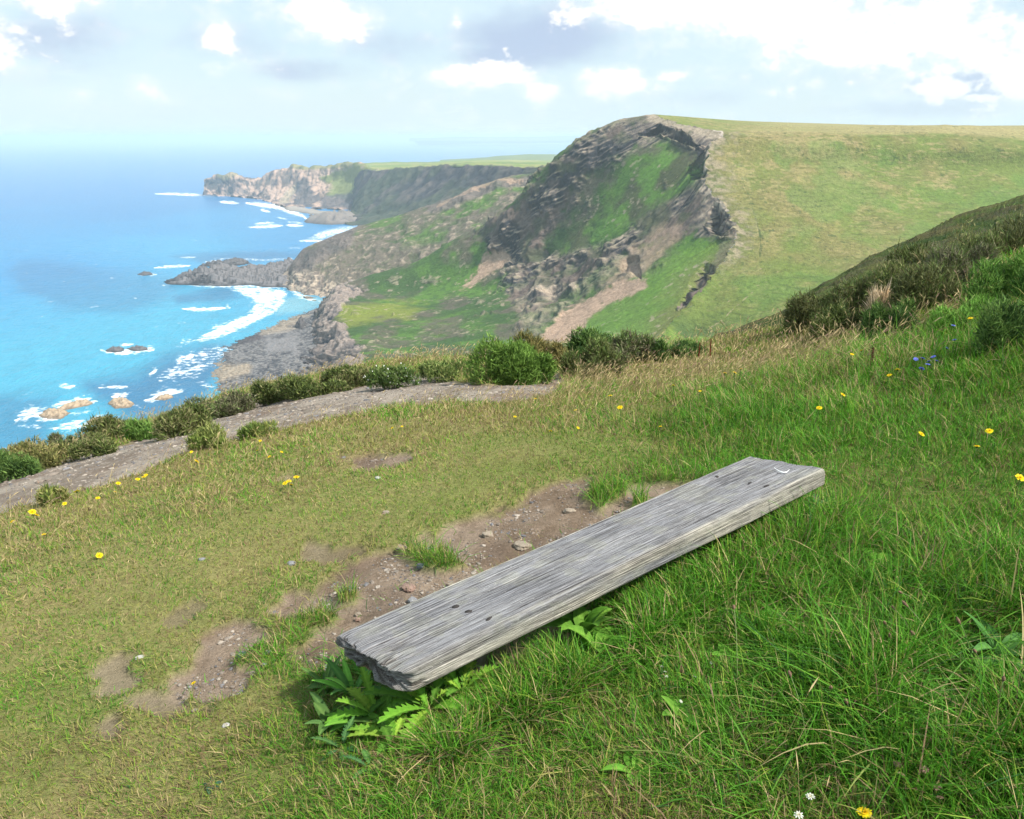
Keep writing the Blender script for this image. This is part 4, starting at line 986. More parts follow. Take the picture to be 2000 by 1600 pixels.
def plank_material():
    m, nt, b = nodes('weathered_wood'); N, L = nt.nodes, nt.links
    uv = N.new('ShaderNodeAttribute'); uv.attribute_name = 'grain'; uv.attribute_type = 'GEOMETRY'
    at = N.new('ShaderNodeAttribute'); at.attribute_name = 'Col'
    def noise(scale, sx, sy, sz, det=6, rough=.6):
        mp = N.new('ShaderNodeMapping'); mp.inputs['Scale'].default_value = (sx, sy, sz); L.new(uv.outputs['Vector'], mp.inputs['Vector'])
        n = N.new('ShaderNodeTexNoise'); n.inputs['Scale'].default_value = scale; n.inputs['Detail'].default_value = det; n.inputs['Roughness'].default_value = rough
        L.new(mp.outputs[0], n.inputs['Vector']); return n.outputs['Fac']
    def ramp(f, a, b_, c0, c1):
        r = N.new('ShaderNodeValToRGB'); r.color_ramp.elements[0].position = a; r.color_ramp.elements[1].position = b_
        r.color_ramp.elements[0].color = (*c0, 1); r.color_ramp.elements[1].color = (*c1, 1); L.new(f, r.inputs[0]); return r.outputs[0]
    def mul(a, c, fac=1.):
        x = N.new('ShaderNodeMix'); x.data_type = 'RGBA'; x.blend_type = 'MULTIPLY'; x.inputs[0].default_value = fac; L.new(a, x.inputs[6]); L.new(c, x.inputs[7]); return x.outputs[2]
    g1 = noise(1., 2.6, 310, 310, 5, .65); g2 = noise(1., 12., 560, 560, 3, .65); g3 = noise(14, 1, 1, 1, 6, .7); g4 = noise(150, .5, 1, 1, 3, .6); g5 = noise(4, .6, 3, 3, 4)
    c = mul(at.outputs['Color'], ramp(g1, .38, .56, (.26, .255, .26), (1.2, 1.2, 1.2)))
    c = mul(c, ramp(g2, .36, .56, (.46, .45, .45), (1.16, 1.16, 1.16)))
    c = mul(c, ramp(g5, .3, .7, (.87, .875, .9), (1.09, 1.08, 1.05)))
    li = ramp(g4, .60, .68, (0, 0, 0), (1, 1, 1)); lm = ramp(g3, .46, .62, (0, 0, 0), (.75, .75, .75)); lk = mul(li, lm)
    mx = N.new('ShaderNodeMix'); mx.data_type = 'RGBA'; L.new(lk, mx.inputs[0]); L.new(c, mx.inputs[6]); mx.inputs[7].default_value = (.46, .46, .43, 1)
    L.new(mx.outputs[2], b.inputs['Base Color'])
    bp = N.new('ShaderNodeBump'); bp.inputs['Strength'].default_value = 1.; bp.inputs['Distance'].default_value = .005
    ad = N.new('ShaderNodeMath'); ad.operation = 'ADD'; L.new(g1, ad.inputs[0]); L.new(g2, ad.inputs[1]); L.new(ad.outputs[0], bp.inputs['Height']); L.new(bp.outputs[0], b.inputs['Normal'])
    setin(b, Roughness=.85, Specular_IOR_Level=.2)
    return m

def build_bench():
    mat = plank_material()
    root = empty('bench', (float((NR_[0] + FL_[0]) / 2), float((NR_[1] + FL_[1]) / 2), float(gz((NR_[0] + FL_[0]) / 2, (NR_[1] + FL_[1]) / 2))))
    tag(root, 'low bench made of one weathered grey plank, ragged at one end, on the clifftop grass', 'bench')
    ro = np.array(root.location)
    W, T, r = 1., PLANK_T, .014
    # cross-section: (across 0..1 , depth 0..-T, region)
    wid = np.linalg.norm(NL_ - NR_)
    nt_, ns = 150, 34
    sec = []
    for a in np.linspace(r, wid - r, nt_): sec.append((a, 0., 0, 1., 0))
    for k in np.linspace(0, math.pi / 2, 7)[1:]: sec.append((wid - r + r * math.sin(k), -r + r * math.cos(k), math.sin(k), math.cos(k), 1))
    for d in np.linspace(r, T - r, ns)[1:]: sec.append((wid, -d, 1, 0, 1))
    for k in np.linspace(0, math.pi / 2, 5)[1:]: sec.append((wid - r + r * math.cos(k), -T + r - r * math.sin(k), math.cos(k), -math.sin(k), 1))
    for a in np.linspace(wid - r, r, 24)[1:]: sec.append((a, -T, 0, -1, 2))
    for k in np.linspace(0, math.pi / 2, 5)[1:]: sec.append((r - r * math.sin(k), -T + r - r * math.cos(k), -math.sin(k), -math.cos(k), 1))
    for d in np.linspace(T - r, r, ns)[1:]: sec.append((0, -d, -1, 0, 1))
    for k in np.linspace(0, math.pi / 2, 7)[1:-1]: sec.append((r - r * math.cos(k), -r + r * math.sin(k), -math.cos(k), math.sin(k), 1))
    sec = np.array(sec); NS = len(sec)
    sl = np.concatenate([np.linspace(0, .06, 40, endpoint=False), np.linspace(.06, .985, 400, endpoint=False), np.linspace(.985, 1, 16)])
    Ls = np.linalg.norm(FR_ - NR_); S, A = np.meshgrid(sl, sec[:, 0], indexing='ij'); Dp = np.broadcast_to(sec[:, 1], S.shape)
    # irregular ends
    e_n = fbm(np.stack([A / .05, Dp / .03, A * 0], -1), 4); e_f = fbm(np.stack([A / .06 + 9, Dp / .04, A * 0], -1), 3)
    endn = (e_n - .5) * .06 + .012 * sstep(.05, .0, np.minimum(A, wid - A) + .0) * 1
    notch = np.exp(-((A - wid * .60) / .03) ** 2) * .012 * sstep(-.015, -.05, Dp); endn = endn + notch
    endf = (e_f - .5) * .03
    q = S + (endn * np.clip(1 - S / .05, 0, 1) - endf * np.clip(1 - (1 - S) / .05, 0, 1)) / Ls
    tt = A / wid
    P = (NR_ * (1 - q[..., None]) + FR_ * q[..., None]) * (1 - tt[..., None]) + (NL_ * (1 - q[..., None]) + FL_ * q[..., None]) * tt[..., None]
    P = P + BN * Dp[..., None]
    acr = (NL_ - NR_) / wid
    nrm = sec[:, 2][None, :, None] * acr + sec[:, 3][None, :, None] * BN
    l = S * Ls
    gr = fbm(np.stack([l / .6, A / .0056, Dp / .0056], -1), 4); gr2 = fbm(np.stack([l / .25, A / .0036, Dp / .0036], -1), 2)
    big = fbm(np.stack([l / .5, A / .09, Dp / .09], -1), 3)
    deep = sstep(.40, .30, gr)
    endw = np.clip(1 - l / .16, 0, 1)
    crack = sstep(.44, .30, fbm(np.stack([l / .10, A / .011, Dp / .009], -1) + 5, 4)) * endw ** 1.2
    dz = (big - .5) * .010 - deep * .0024 * np.where(sec[:, 4] == 0, 1., .45)[None] + (gr2 - .5) * .0014 - crack * .009
    # rounded, worn near corners
    wear = np.clip(1 - l / .02, 0, 1) ** 2 * .004
    P = P + nrm * (dz - wear)[..., None]
    side = (sec[:, 4] == 1) | (sec[:, 4] == 2)
    grey = np.array([.265, .265, .275]); warm = np.array([.48, .445, .37])
    col = np.broadcast_to(grey, P.shape) * (.9 + .2 * big[..., None])
    sm = np.broadcast_to(side[None], S.shape) * sstep(.25, .5, big + .1)
    edge_w = sstep(.035, .0, A) * (sec[:, 4] == 0)
    col = mix(col, warm, np.clip(sm * .85 + edge_w * .6, 0, 1))
    lich = sstep(.55, .66, fbm(np.stack([l / .07, A / .05, Dp / .05], -1) + 12, 4)); col = mix(col, np.array([.33, .33, .27]), lich * .35)
    blot = sstep(.60, .7, fbm(np.stack([l / .12, A / .08, Dp / .08], -1) + 33, 4)); col = mix(col, np.array([.15, .145, .145]), blot * .3)
    col = mix(col, np.array([.10, .085, .075]), np.clip(crack * .9 + deep * .15 * np.where(sec[:, 4] == 0, 1., .4)[None], 0, 1))
    rot = np.exp(-((A - wid * .62) / .035) ** 2) * sstep(-.02, -.04, Dp) * (l < .06); col = mix(col, np.array([.36, .20, .09]), rot * .8)
    V = P.reshape(-1, 3); grain = np.stack([l, A, Dp], -1).reshape(-1, 3)
    F = grid_faces(len(sl), NS, True); loops = list(F.ravel()); sizes = [4] * len(F)
    col = col.reshape(-1, 3)
    # end caps: rings shrinking to the middle
    Vs, Gs, Cs = [V], [grain], [col]; off = len(V)
    for row, sgn in ((0, -1), (len(sl) - 1, 1)):
        ring = P[row]; cen = ring.mean(0); prev = row * NS + np.arange(NS)
        for k, f in enumerate((.9, .72, .5, .25)):
            nv = cen + (ring - cen) * np.array(f)
            cc = fbm(np.stack([A[row] * f / .012, Dp[row] * f / .012, A[row] * 0 + row], -1), 3)
            nv = nv + e1 * sgn * ((cc - .55) * .028)[:, None]
            Vs.append(nv); Gs.append(np.stack([np.full(NS, l[row, 0]) + cc * .02, A[row] * f, Dp[row] * f], -1))
            Cs.append(mix(np.broadcast_to(np.array([.13, .11, .10]), (NS, 3)), np.array([.34, .33, .32]), sstep(.4, .65, cc)))
            cur = off + np.arange(NS); off += NS
            a, b_ = prev, np.roll(prev, -1); c, d = np.roll(cur, -1), cur
            q4 = np.stack([a, d, c, b_], -1) if sgn < 0 else np.stack([a, b_, c, d], -1)
            loops += list(q4[:, ::-1].ravel() if sgn > 0 else q4[:, ::-1].ravel()); sizes += [4] * NS; prev = cur
        loops += list(prev); sizes.append(NS)
    V = np.concatenate(Vs) - ro; col = np.concatenate(Cs); grain = np.concatenate(Gs)
    o = mesh_np('seat', V, np.array(loops), np.array(sizes), mat, col, parent=root)
    a = o.data.attributes.new('grain', 'FLOAT_VECTOR', 'POINT'); a.data.foreach_set('vector', np.ascontiguousarray(grain, np.float32).ravel())
    import bmesh
    bm = bmesh.new(); bm.from_mesh(o.data); bmesh.ops.recalc_face_normals(bm, faces=bm.faces); bm.to_mesh(o.data); bm.free()
    # two stout posts hold the plank
    mp = mat_flat('post_wood', (.16, .14, .12), rough=.9, var=.4, vscale=30)
    for f in (.2, .82):
        c = (NR_ + (FR_ - NR_) * f) * .32 + (NL_ + (FL_ - NL_) * f) * .68 - BN * (PLANK_T - .003)
        bot = float(gz(c[0], c[1])) - .12
        path = np.array([[c[0], c[1], bot], [c[0], c[1], bot + .1], [c[0] + .003, c[1], (bot + c[2]) / 2], [c[0], c[1], c[2]]]) - ro
        V, lp, sz, cc = tube_arrays(path, [.062, .06, .058, .056], (.2, .2, .2), n=14)
        mesh_np('leg', V, lp, sz, mp, parent=root)
    md = mat_flat('iron_stain', (.035, .03, .028), rough=.8)
    for px, py in ((890, 1184), (915, 1194), (955, 1208), (1400, 931), (1464, 944), (1497, 949)):
        p = on_plank(px, py, .0012) - ro
        n = 12; k = np.arange(n) / n * 6.283; rad = .0085 * (1 + .3 * np.sin(k * 2 + px))
        ring = p + np.cos(k)[:, None] * rad[:, None] * e1 * 1.5 + np.sin(k)[:, None] * rad[:, None] * _h * .75
        V = np.concatenate([ring - BN * .004, ring, [p + BN * .0012]])
        lp = []; sz = []
        for i in range(n):
            j = (i + 1) % n; lp += [i, j, n + j, n + i]; sz.append(4); lp += [n + i, n + j, 2 * n]; sz.append(3)
        mesh_np('nail_head', V, np.array(lp), np.array(sz), md, parent=root)
    # little white feather on the plank
    mf = mat_flat('feather_white', (.82, .82, .8), rough=.7, var=.05)
    k = np.linspace(0, 1, 12); c0, c1 = on_plank(1512, 913, .006), on_plank(1542, 917, .006); mid = on_plank(1529, 923, .006)
    pth = (1 - k)[:, None] ** 2 * c0 + (2 * k * (1 - k))[:, None] * (2 * mid - .5 * (c0 + c1)) + (k ** 2)[:, None] * c1
    V, lp, sz, cc = tube_arrays(pth, .0024 * np.sin(math.pi * np.clip(k, .06, .96)) + .0005, (1, 1, 1), 6)
    tag(mesh_np('feather', V, lp, sz, mf), 'small curved white feather lying on the far end of the grey plank', 'feather')

# ================================================================= bushes
BUSH_GAIN = 2.1
MAT_BUSH = mat_col('bush_leaf', rough=.7, spec=.12, transl=.22)
def make_bush(name, px, py, wpx, hpx, pal, label, cat='bush', seed=0, n=4200, leaf=1., up=.7, group=None, flowers=None, depth=.85, add=0., sink=.04):
    base = hit(float(px), float(py)); Y = base[1]
    f = proj(base)[2]
    m = f / FPX
    Rx, Ry, H = wpx * m / 2, wpx * m / 2 * depth, hpx * m * (.80 if group and 'cliff edge' in group else 1.04)
    Rx *= 1.3 if group and 'cliff edge' in group else 1.
    b0 = base.copy(); dy = Ry * .85; base = np.array([base[0] * (1 + dy / base[1]), base[1] + dy, base[2]])
    base[2] = min(b0[2], float(gz(base[0], base[1])) + .02)
    H += max(0, b0[2] - base[2]) - dy * .0
    rg = np.random.default_rng(1000 + seed)
    n = int(n * 1.7); up = up * .8; th = rg.random(n) * 2 * math.pi; cz = rg.random(n) ** .9 * 1.75 - .75
    sz_ = np.sqrt(np.clip(1 - cz * cz, 0, 1))
    d = np.stack([np.cos(th) * sz_, np.sin(th) * sz_, cz], -1)
    nc = 9; ca = rg.random(nc) * 6.283; cr2 = np.sqrt(rg.random(nc)) * .66; cz_ = rg.random(nc) * .30 + .06
    cc = np.stack([np.cos(ca) * cr2, np.sin(ca) * cr2, cz_ * (1 - cr2)], -1); crad = .24 + .34 * rg.random(nc); crad *= (1 - .25 * cr2)
    ki = rg.integers(0, nc, n)
    lump = rg.random(nc)[ki] * .5 + .25; lump2 = fbm(d * 4.5 + seed * 1.3 + ki[:, None] * 3.3, 3)
    rho = (.75 + .5 * (lump2 - .5)) * (.4 + .6 * rg.random(n) ** .33) * crad[ki]
    top = (cc[:, 2] + crad).max()
    P = (cc[ki] + d * rho[:, None]) * np.array([Rx * (1.18 if Y < 0 else 1.42), Ry * 1.18, H / top * 1.1])
    P[:, 2] = np.where(P[:, 2] < -.06, -.06 + .25 * rg.random(n) * H * .5, P[:, 2])
    D = d * np.array([1, 1, .5]) * .55 + np.array([0, 0, up]) + rg.normal(0, .38, (n, 3)); D /= np.linalg.norm(D, axis=1, keepdims=True)
    L = (.034 + .04 * rg.random(n)) * leaf * np.clip(H / .35, .6, 1.4); Wd = np.maximum(.006 * leaf, f * .0011) * (.7 + .7 * rg.random(n))
    wild = rg.random(n) < .05; L = np.where(wild, L * 2.1, L); Wd = np.where(wild, Wd * .8, Wd)
    pal = np.array(pal, float) * BUSH_GAIN; k = np.clip((lump2 * .55 + lump * .45 + rg.normal(0, .11, n) - .30) / .4 * len(pal), 0, len(pal) - 1).astype(int)
    col = pal[k] * (.65 + .7 * rg.random((n, 1)))
    C = rg.normal(0, .25, (n, 3)); side = np.cross(D, rg.normal(0, 1, (n, 3)))
    parts = [blade_arrays(P - D * (L * .5)[:, None], D, L, Wd, C, side, col, (0, .45, 1.), (.7, 1., 0.))]
    # woody core so the middle is not see-through
    nb = 40
    bd = d[:nb]; parts.append(blade_arrays(np.zeros((nb, 3)) - np.array([0, 0, .15]), bd + np.array([0, 0, .35]), np.full(nb, max(H, .12) * .8), np.full(nb, .008), rg.normal(0, .1, (nb, 3)), np.cross(bd, rg.normal(0, 1, (nb, 3))), np.tile([.06, .045, .035], (nb, 1)), (0, .5, 1.), (1., .8, 0.)))
    if flowers is not None:
        q = rg.random(n) < flowers[0]; pp = P[q] + D[q] * L[q][:, None] * .5; kq = len(pp)
        if kq:
            dd = rg.normal(0, .5, (kq, 3)) + D[q]
            parts.append(blade_arrays(pp, dd / np.linalg.norm(dd, axis=1, keepdims=True), np.full(kq, .022), np.full(kq, max(.012, f * .0015)), np.zeros((kq, 3)), np.cross(dd, rg.normal(0, 1, (kq, 3))), np.tile(flowers[1], (kq, 1)) * (.8 + .4 * rg.random((kq, 1))), (0, .5, 1.), (.5, 1., 0.)))
    V, lp, sz, c = join_arrays(parts)
    o = mesh_np(name, V, lp, sz, MAT_BUSH, c)
    o.location = base
    tag(o, label, cat, group)
    return o

HTH = [[.036,.050,.016],[.055,.074,.02],[.08,.10,.03],[.11,.105,.048]]
BRN = [[.045,.050,.020],[.068,.074,.028],[.095,.096,.042],[.075,.105,.030]]
GRN = [[.026,.058,.012],[.042,.088,.017],[.06,.118,.022],[.085,.15,.03]]
OLV = [[.06,.065,.022],[.09,.095,.03],[.13,.12,.045],[.18,.15,.07]]
PUR = [[.052,.052,.030],[.080,.078,.045],[.11,.102,.062],[.072,.098,.032]]
DKG = [[.022,.045,.014],[.038,.07,.018],[.055,.095,.024],[.075,.12,.03]]

def build_bushes():
    ge = 'heather clumps along the cliff edge by the gravel path'; gb = 'heather clumps on the rising bank'; gv = 'shrubs at the valley end of the path'
    b = make_bush
    b('bush', 22, 936, 120, 62, DKG, 'dark green bush cut by the picture edge, first of the row on the cliff edge', seed=1, group=ge)
    b('heather', 92, 912, 110, 58, OLV, 'olive heather clump next to the first dark green bush, sea behind it', 'heather', seed=2, group=ge)
    b('heather', 46, 892, 34, 40, BRN, 'small upright brown heather tuft poking above the olive clump into the sea', 'heather', seed=3, n=1500, group=ge)
    b('heather', 152, 886, 90, 62, PUR, 'purplish brown heather clump between olive clump and round dark bush', 'heather', seed=4, group=ge)
    b('heather', 184, 890, 74, 44, HTH, 'low dark green heather clump at the foot of the purplish brown one', 'heather', seed=5, n=2600, group=ge)
    b('bush', 240, 866, 94, 68, HTH, 'round dark heather bush standing tallest on the edge above the surf rocks', seed=6, n=5200, group=ge)
    b('tussock', 296, 855, 66, 44, [[.05,.10,.02],[.07,.13,.026],[.10,.16,.04]], 'bright green grass tussock just after the round dark bush', 'grass tussock', seed=7, n=1800, leaf=1.6, up=1.2, group=ge)
    b('heather', 362, 848, 110, 64, HTH, 'dark green heather clump with two yellow flowers above it', 'heather', seed=8, n=4600, group=ge)
    b('heather', 440, 812, 100, 50, PUR, 'greyish brown dead-looking heather beside the bend of the gravel path', 'heather', seed=9, group=ge)
    b('heather', 540, 786, 80, 54, HTH, 'wide olive green heather mound opposite the middle of the path', 'heather', seed=10, n=4200, group=ge)
    b('heather', 606, 776, 96, 48, HTH, 'dark heather mound joined to the wide olive one, beach behind it', 'heather', seed=11, n=4200, group=ge)
    b('heather', 688, 757, 96, 48, HTH, 'dark green heather mound below the grey clay slope', 'heather', seed=12, group=ge)
    b('bush', 768, 755, 72, 46, [[.04,.07,.02],[.06,.095,.025],[.09,.12,.04]], 'pale green leafy bush with white specks at the end of the edge row', seed=13, n=3000, group=ge, flowers=(.02, np.array([.75,.75,.7])))
    b('tussock', 422, 882, 92, 46, [[.07,.10,.025],[.10,.13,.03],[.14,.15,.05]], 'green grass tussock on the lawn side of the path, larger of two', 'grass tussock', seed=14, n=2400, leaf=1.25, up=1.3)
    b('tussock', 512, 856, 72, 28, [[.06,.095,.022],[.09,.12,.03],[.13,.14,.04]], 'flat green grass tussock on the lawn side of the path, smaller of two', 'grass tussock', seed=15, n=1500, leaf=1.1, up=1.1)
    b('tussock', 108, 985, 48, 34, [[.07,.10,.025],[.11,.13,.03],[.16,.15,.06]], 'lone spiky tussock at the path edge among dry grass', 'grass tussock', seed=16, n=900, leaf=1.3, up=1.2)
    b('bush', 986, 752, 170, 88, [[.030,.060,.012],[.046,.085,.016],[.065,.115,.022],[.085,.14,.028]], 'big bright green gorse bush at the bend where the path ends', seed=17, n=12000, leaf=.75, group=gv)
    b('bush', 1046, 726, 112, 72, [[.06,.06,.02],[.09,.085,.03],[.13,.11,.04]], 'brown-topped bush rising behind the big bright green gorse', seed=18, n=4800, group=gv)
    b('bush', 1148, 742, 112, 78, BRN, 'dark brown heather bush next to the bright green gorse, path scree below', seed=19, n=5200, group=gv)
    b('bush', 1158, 716, 124, 72, DKG, 'dark green bush with ragged crown behind the brown heather bush', seed=20, n=7000, leaf=.8, group=gv)
    b('bush', 1226, 722, 100, 76, PUR, 'greyish purple bush between the ragged dark green bush and the valley', seed=21, n=4600, group=gv)
    b('bush', 1274, 714, 70, 54, DKG, 'small dark green bush closing the shrub group on the valley side', seed=22, n=3000, group=gv)
    b('bush', 1345, 700, 92, 30, DKG, 'low dark green bush alone behind the red dock spikes', seed=23, n=2200, group=gv)
    b('bush', 868, 742, 110, 36, [[.06,.09,.025],[.09,.12,.035],[.13,.14,.05]], 'low pale green scrub between the path and the big gorse bush', seed=24, n=2600, group=gv)
    # bank
    b('heather', 1592, 648, 112, 79, BRN, 'brown heather clump at the lower end of the bank, overlooking the valley', 'heather', seed=30, group=gb)
    b('heather', 1652, 658, 125, 58, HTH, 'small dark heather among dry stems, low on the bank', 'heather', seed=31, group=gb)
    b('heather', 1690, 618, 125, 76, BRN, 'brown heather clump under the pale feathery grass plume', 'heather', seed=32, group=gb)
    b('heather', 1735, 668, 115, 81, DKG, 'dark green heather clump in the middle of the bank, above the blue flowers', 'heather', seed=33, group=gb)
    b('heather', 1760, 598, 162, 84, HTH, 'broad olive heather clump half way up the bank', 'heather', seed=34, n=5200, group=gb)
    b('heather', 1822, 608, 162, 94, BRN, 'broad brown heather clump beside the broad olive one', 'heather', seed=35, n=5200, group=gb)
    b('heather', 1826, 538, 162, 79, HTH, 'olive heather hump on the skyline of the bank', 'heather', seed=36, n=5200, group=gb)
    b('heather', 1890, 568, 162, 89, PUR, 'greyish purple heather under the skyline hump', 'heather', seed=37, n=5200, group=gb)
    b('heather', 1910, 498, 137, 76, HTH, 'dark heather on the bank skyline, second from its top', 'heather', seed=38, n=4600, group=gb)
    b('heather', 1965, 518, 150, 97, BRN, 'brown heather clump below the top one on the bank', 'heather', seed=39, n=4600, group=gb)
    b('heather', 1985, 458, 150, 84, PUR, 'topmost greyish brown heather on the bank at the picture edge', 'heather', seed=40, n=4600, group=gb)
    b('bush', 1965, 618, 162, 115, GRN, 'bright green leafy bush on the bank at the picture edge', seed=41, n=5200, group=gb)
    b('bush', 1975, 698, 162, 115, DKG, 'dark green bush below the bright leafy one at the foot of the bank', seed=42, n=5200, group=gb)
    b('bush', 1885, 658, 137, 76, [[.04,.09,.016],[.065,.13,.022],[.09,.17,.03]], 'green leafy growth behind the blue flowers on the bank', seed=43, n=3600, group=gb)

    p = make_bush('grass_plume', 1712, 630, 60, 70, [[.26,.20,.13],[.34,.27,.18],[.42,.34,.24]], 'pale feathery plume of dead grass standing up on the bank', 'dry grass', seed=50, n=700, leaf=2.2, up=2.2, depth=.6)

# ================================================================= stones
def build_stones():
    import bmesh
    S = [(1020,1056,30,16,0,'flat buff stone, largest on the bare soil behind the plank'),(953,1035,22,14,0,'pale rounded stone at the top edge of the gravelly soil'),(1113,992,22,11,0,'buff stone at the head of a small gravel spill near the plank'),
     (797,1139,24,14,1,'reddish stone on bare soil close under the plank edge'),(806,1163,18,11,2,'light grey stone touching the plank edge shadow'),(684,1142,24,14,3,'blue grey slate half buried in the soil'),(822,1100,16,12,3,'small upright blue grey slate beside the green tuft'),
     (754,1000,14,9,0,'small pale stone alone on the mown turf'),(738,932,12,6,4,'white chip of stone below the round bare patch'),(699,1187,12,8,0,'pale pebble on soil beneath the little grass island'),(698,1197,11,8,1,'pinkish pebble just under the pale pebble'),
     (472,1262,18,9,3,'dark flat stone at the edge of the long bare scar'),(484,1258,10,7,0,'pale pebble against the dark flat stone'),(523,1268,12,9,2,'rounded grey stone in turf between the scar and the plank'),(516,1293,10,7,2,'little grey pebble in turf below the rounded grey one'),
     (631,1268,14,9,0,'pale stone in the soil by the ragged plank end'),(640,1290,22,12,2,'cluster-topping grey stone just off the ragged plank corner'),(440,1407,14,6,4,'narrow white stone chip in the short turf'),(272,1280,16,5,4,'thin white chip on the small bare patch'),
     (569,1098,16,8,2,'grey stone showing in turf at the top of the bare soil'),(880,1130,14,8,0,'pale pebble near the middle of the plank edge'),(835,1070,14,8,2,'grey stone at the back of the green tuft'),(670,890,9,5,2,'grey pebble beside the round bare patch'),(786,1068,22,7,0,'buff stone sliver behind the green tuft'),(300,1109,0,0,0,''),
     (395,1095,12,8,2,'grey stone sitting alone in yellowed turf'),(380,1375,14,6,0,'pale sliver on the little scar under the buttercup')]
    tone = [(.27,.225,.175),(.25,.17,.135),(.21,.21,.215),(.12,.135,.155),(.42,.40,.37)]
    for i, (px, py, w, h, t, lab) in enumerate(S):
        if not lab: continue
        p = hit(float(px), float(py) + h * .3); m = proj(p)[2] / FPX
        bm = bmesh.new(); bmesh.ops.create_icosphere(bm, subdivisions=4, radius=1.)
        co = np.array([v.co for v in bm.verts]); q = co / np.abs(co).max(1, keepdims=True) * .35 + co * .65
        q = q * (1 + (fbm(co * 1.1 + i * 7.1, 4) - .5)[:, None] * .75 + (fbm(co * 4 + i, 3, ridged=True) - .6)[:, None] * .22)
        a = (i * 1.7) % 6.28
        q = q * np.array([w * m * .5, w * m * .4, max(h, 5) * m * .42])
        for v, c in zip(bm.verts, q): v.co = c
        me = bpy.data.meshes.new('stone'); bm.to_mesh(me); bm.free()
        at = me.attributes.new('Col', 'FLOAT_COLOR', 'POINT'); n = fbm(co * 2.5 + i, 3)
        c4 = np.ones((len(co), 4), np.float32); c4[:, :3] = np.array(tone[t]) * (.75 + .5 * n[:, None]); at.data.foreach_set('color', c4.ravel())
        me.materials.append(MAT_STONE)
        o = link(bpy.data.objects.new('stone', me)); o.rotation_euler = (0, 0, (i * .9) % 1.2 - .6)
        o.location = (p[0], p[1], float(gznear(p[0], p[1])) + max(h, 5) * m * .06)
        tag(o, lab, 'stone', 'loose stones on the turf and soil')

# ================================================================= flowers and weeds
MAT_LEAF = mat_col('leaf', rough=.72, spec=.12, transl=.3, var=.2, vscale=60.)
MAT_PETAL = mat_col('petal', rough=.6, spec=.2, transl=.3)
MAT_STEM = mat_flat('stem', (.09, .15, .035), rough=.6)

def head_mesh(name, R_, n1, n2, c_out, c_in, seed):
    rg = np.random.default_rng(seed); parts = []
    for n, r, tl, c in ((n1, R_, .18, c_out), (n2, R_ * .68, .5, c_in), (n2, R_ * .36, .95, c_in * np.array([.9, .8, .7]))):
        a = np.arange(n) / n * 6.283 + rg.random() * 6; a += rg.normal(0, .08, n)
        D = np.stack([np.cos(a) * math.cos(tl), np.sin(a) * math.cos(tl), np.full(n, math.sin(tl))], -1)
        side = np.stack([-np.sin(a), np.cos(a), np.zeros(n)], -1)
        parts.append(blade_arrays(np.zeros((n, 3)) + D * r * .06, D, r * (.88 + .2 * rg.random(n)), np.full(n, R_ * .30), np.array([0, 0, -.12]) + np.zeros((n, 3)), side, np.tile(c, (n, 1)) * (.85 + .3 * rg.random((n, 1))), (0, .35, .8, 1.), (.5, 1., 1., .5)))
    k = np.arange(8) / 8 * 6.283                                     # green cup under the rays
    V = np.concatenate([np.stack([np.cos(k) * R_ * .34, np.sin(k) * R_ * .34, np.full(8, .0)], -1), np.stack([np.cos(k) * R_ * .2, np.sin(k) * R_ * .2, np.full(8, -R_ * .5)], -1)])
    lp = np.concatenate([np.array([[i, (i + 1) % 8, 8 + (i + 1) % 8, 8 + i] for i in range(8)]).ravel(), np.arange(8, 16)]); parts.append((V, lp, np.array([4] * 8 + [8]), np.tile([.07, .12, .03], (16, 1))))
    V, lp, sz, c = join_arrays(parts)
    o = mesh_np(name, V, lp, sz, MAT_PETAL, c); me = o.data; bpy.data.objects.remove(o); return me

def flower_at(name, px, py, size, hstem, heads, label, cat, group, seed, lean=.25):
    rg = np.random.default_rng(seed)
    top = hit(float(px), float(py), fn=g0, add=hstem)
    z = float(gz(top[0], top[1])); h = max(top[2] - z, .02)
    root = empty(name, (top[0], top[1], z)); tag(root, label, cat, group)
    k = np.linspace(0, 1, 6); off = rg.normal(0, .25 * h, 2) * .5
    path = np.stack([off[0] * (1 - k) ** 1.5, off[1] * (1 - k) ** 1.5, h * k], -1)
    path[-1] = (0, 0, h)
    V, lp, sz, c = tube_arrays(path, max(.0011, proj(top)[2] * .00035), (1, 1, 1), 5)
    mesh_np('stem', V, lp, sz, MAT_STEM, parent=root)
    o = link(bpy.data.objects.new('flower_head', heads[seed % len(heads)]), root); o.location = (0, 0, h)
    o.rotation_euler = (rg.normal(.25, lean), rg.normal(0, lean), rg.random() * 6); s = size; o.scale = (s, s, s)
    return root

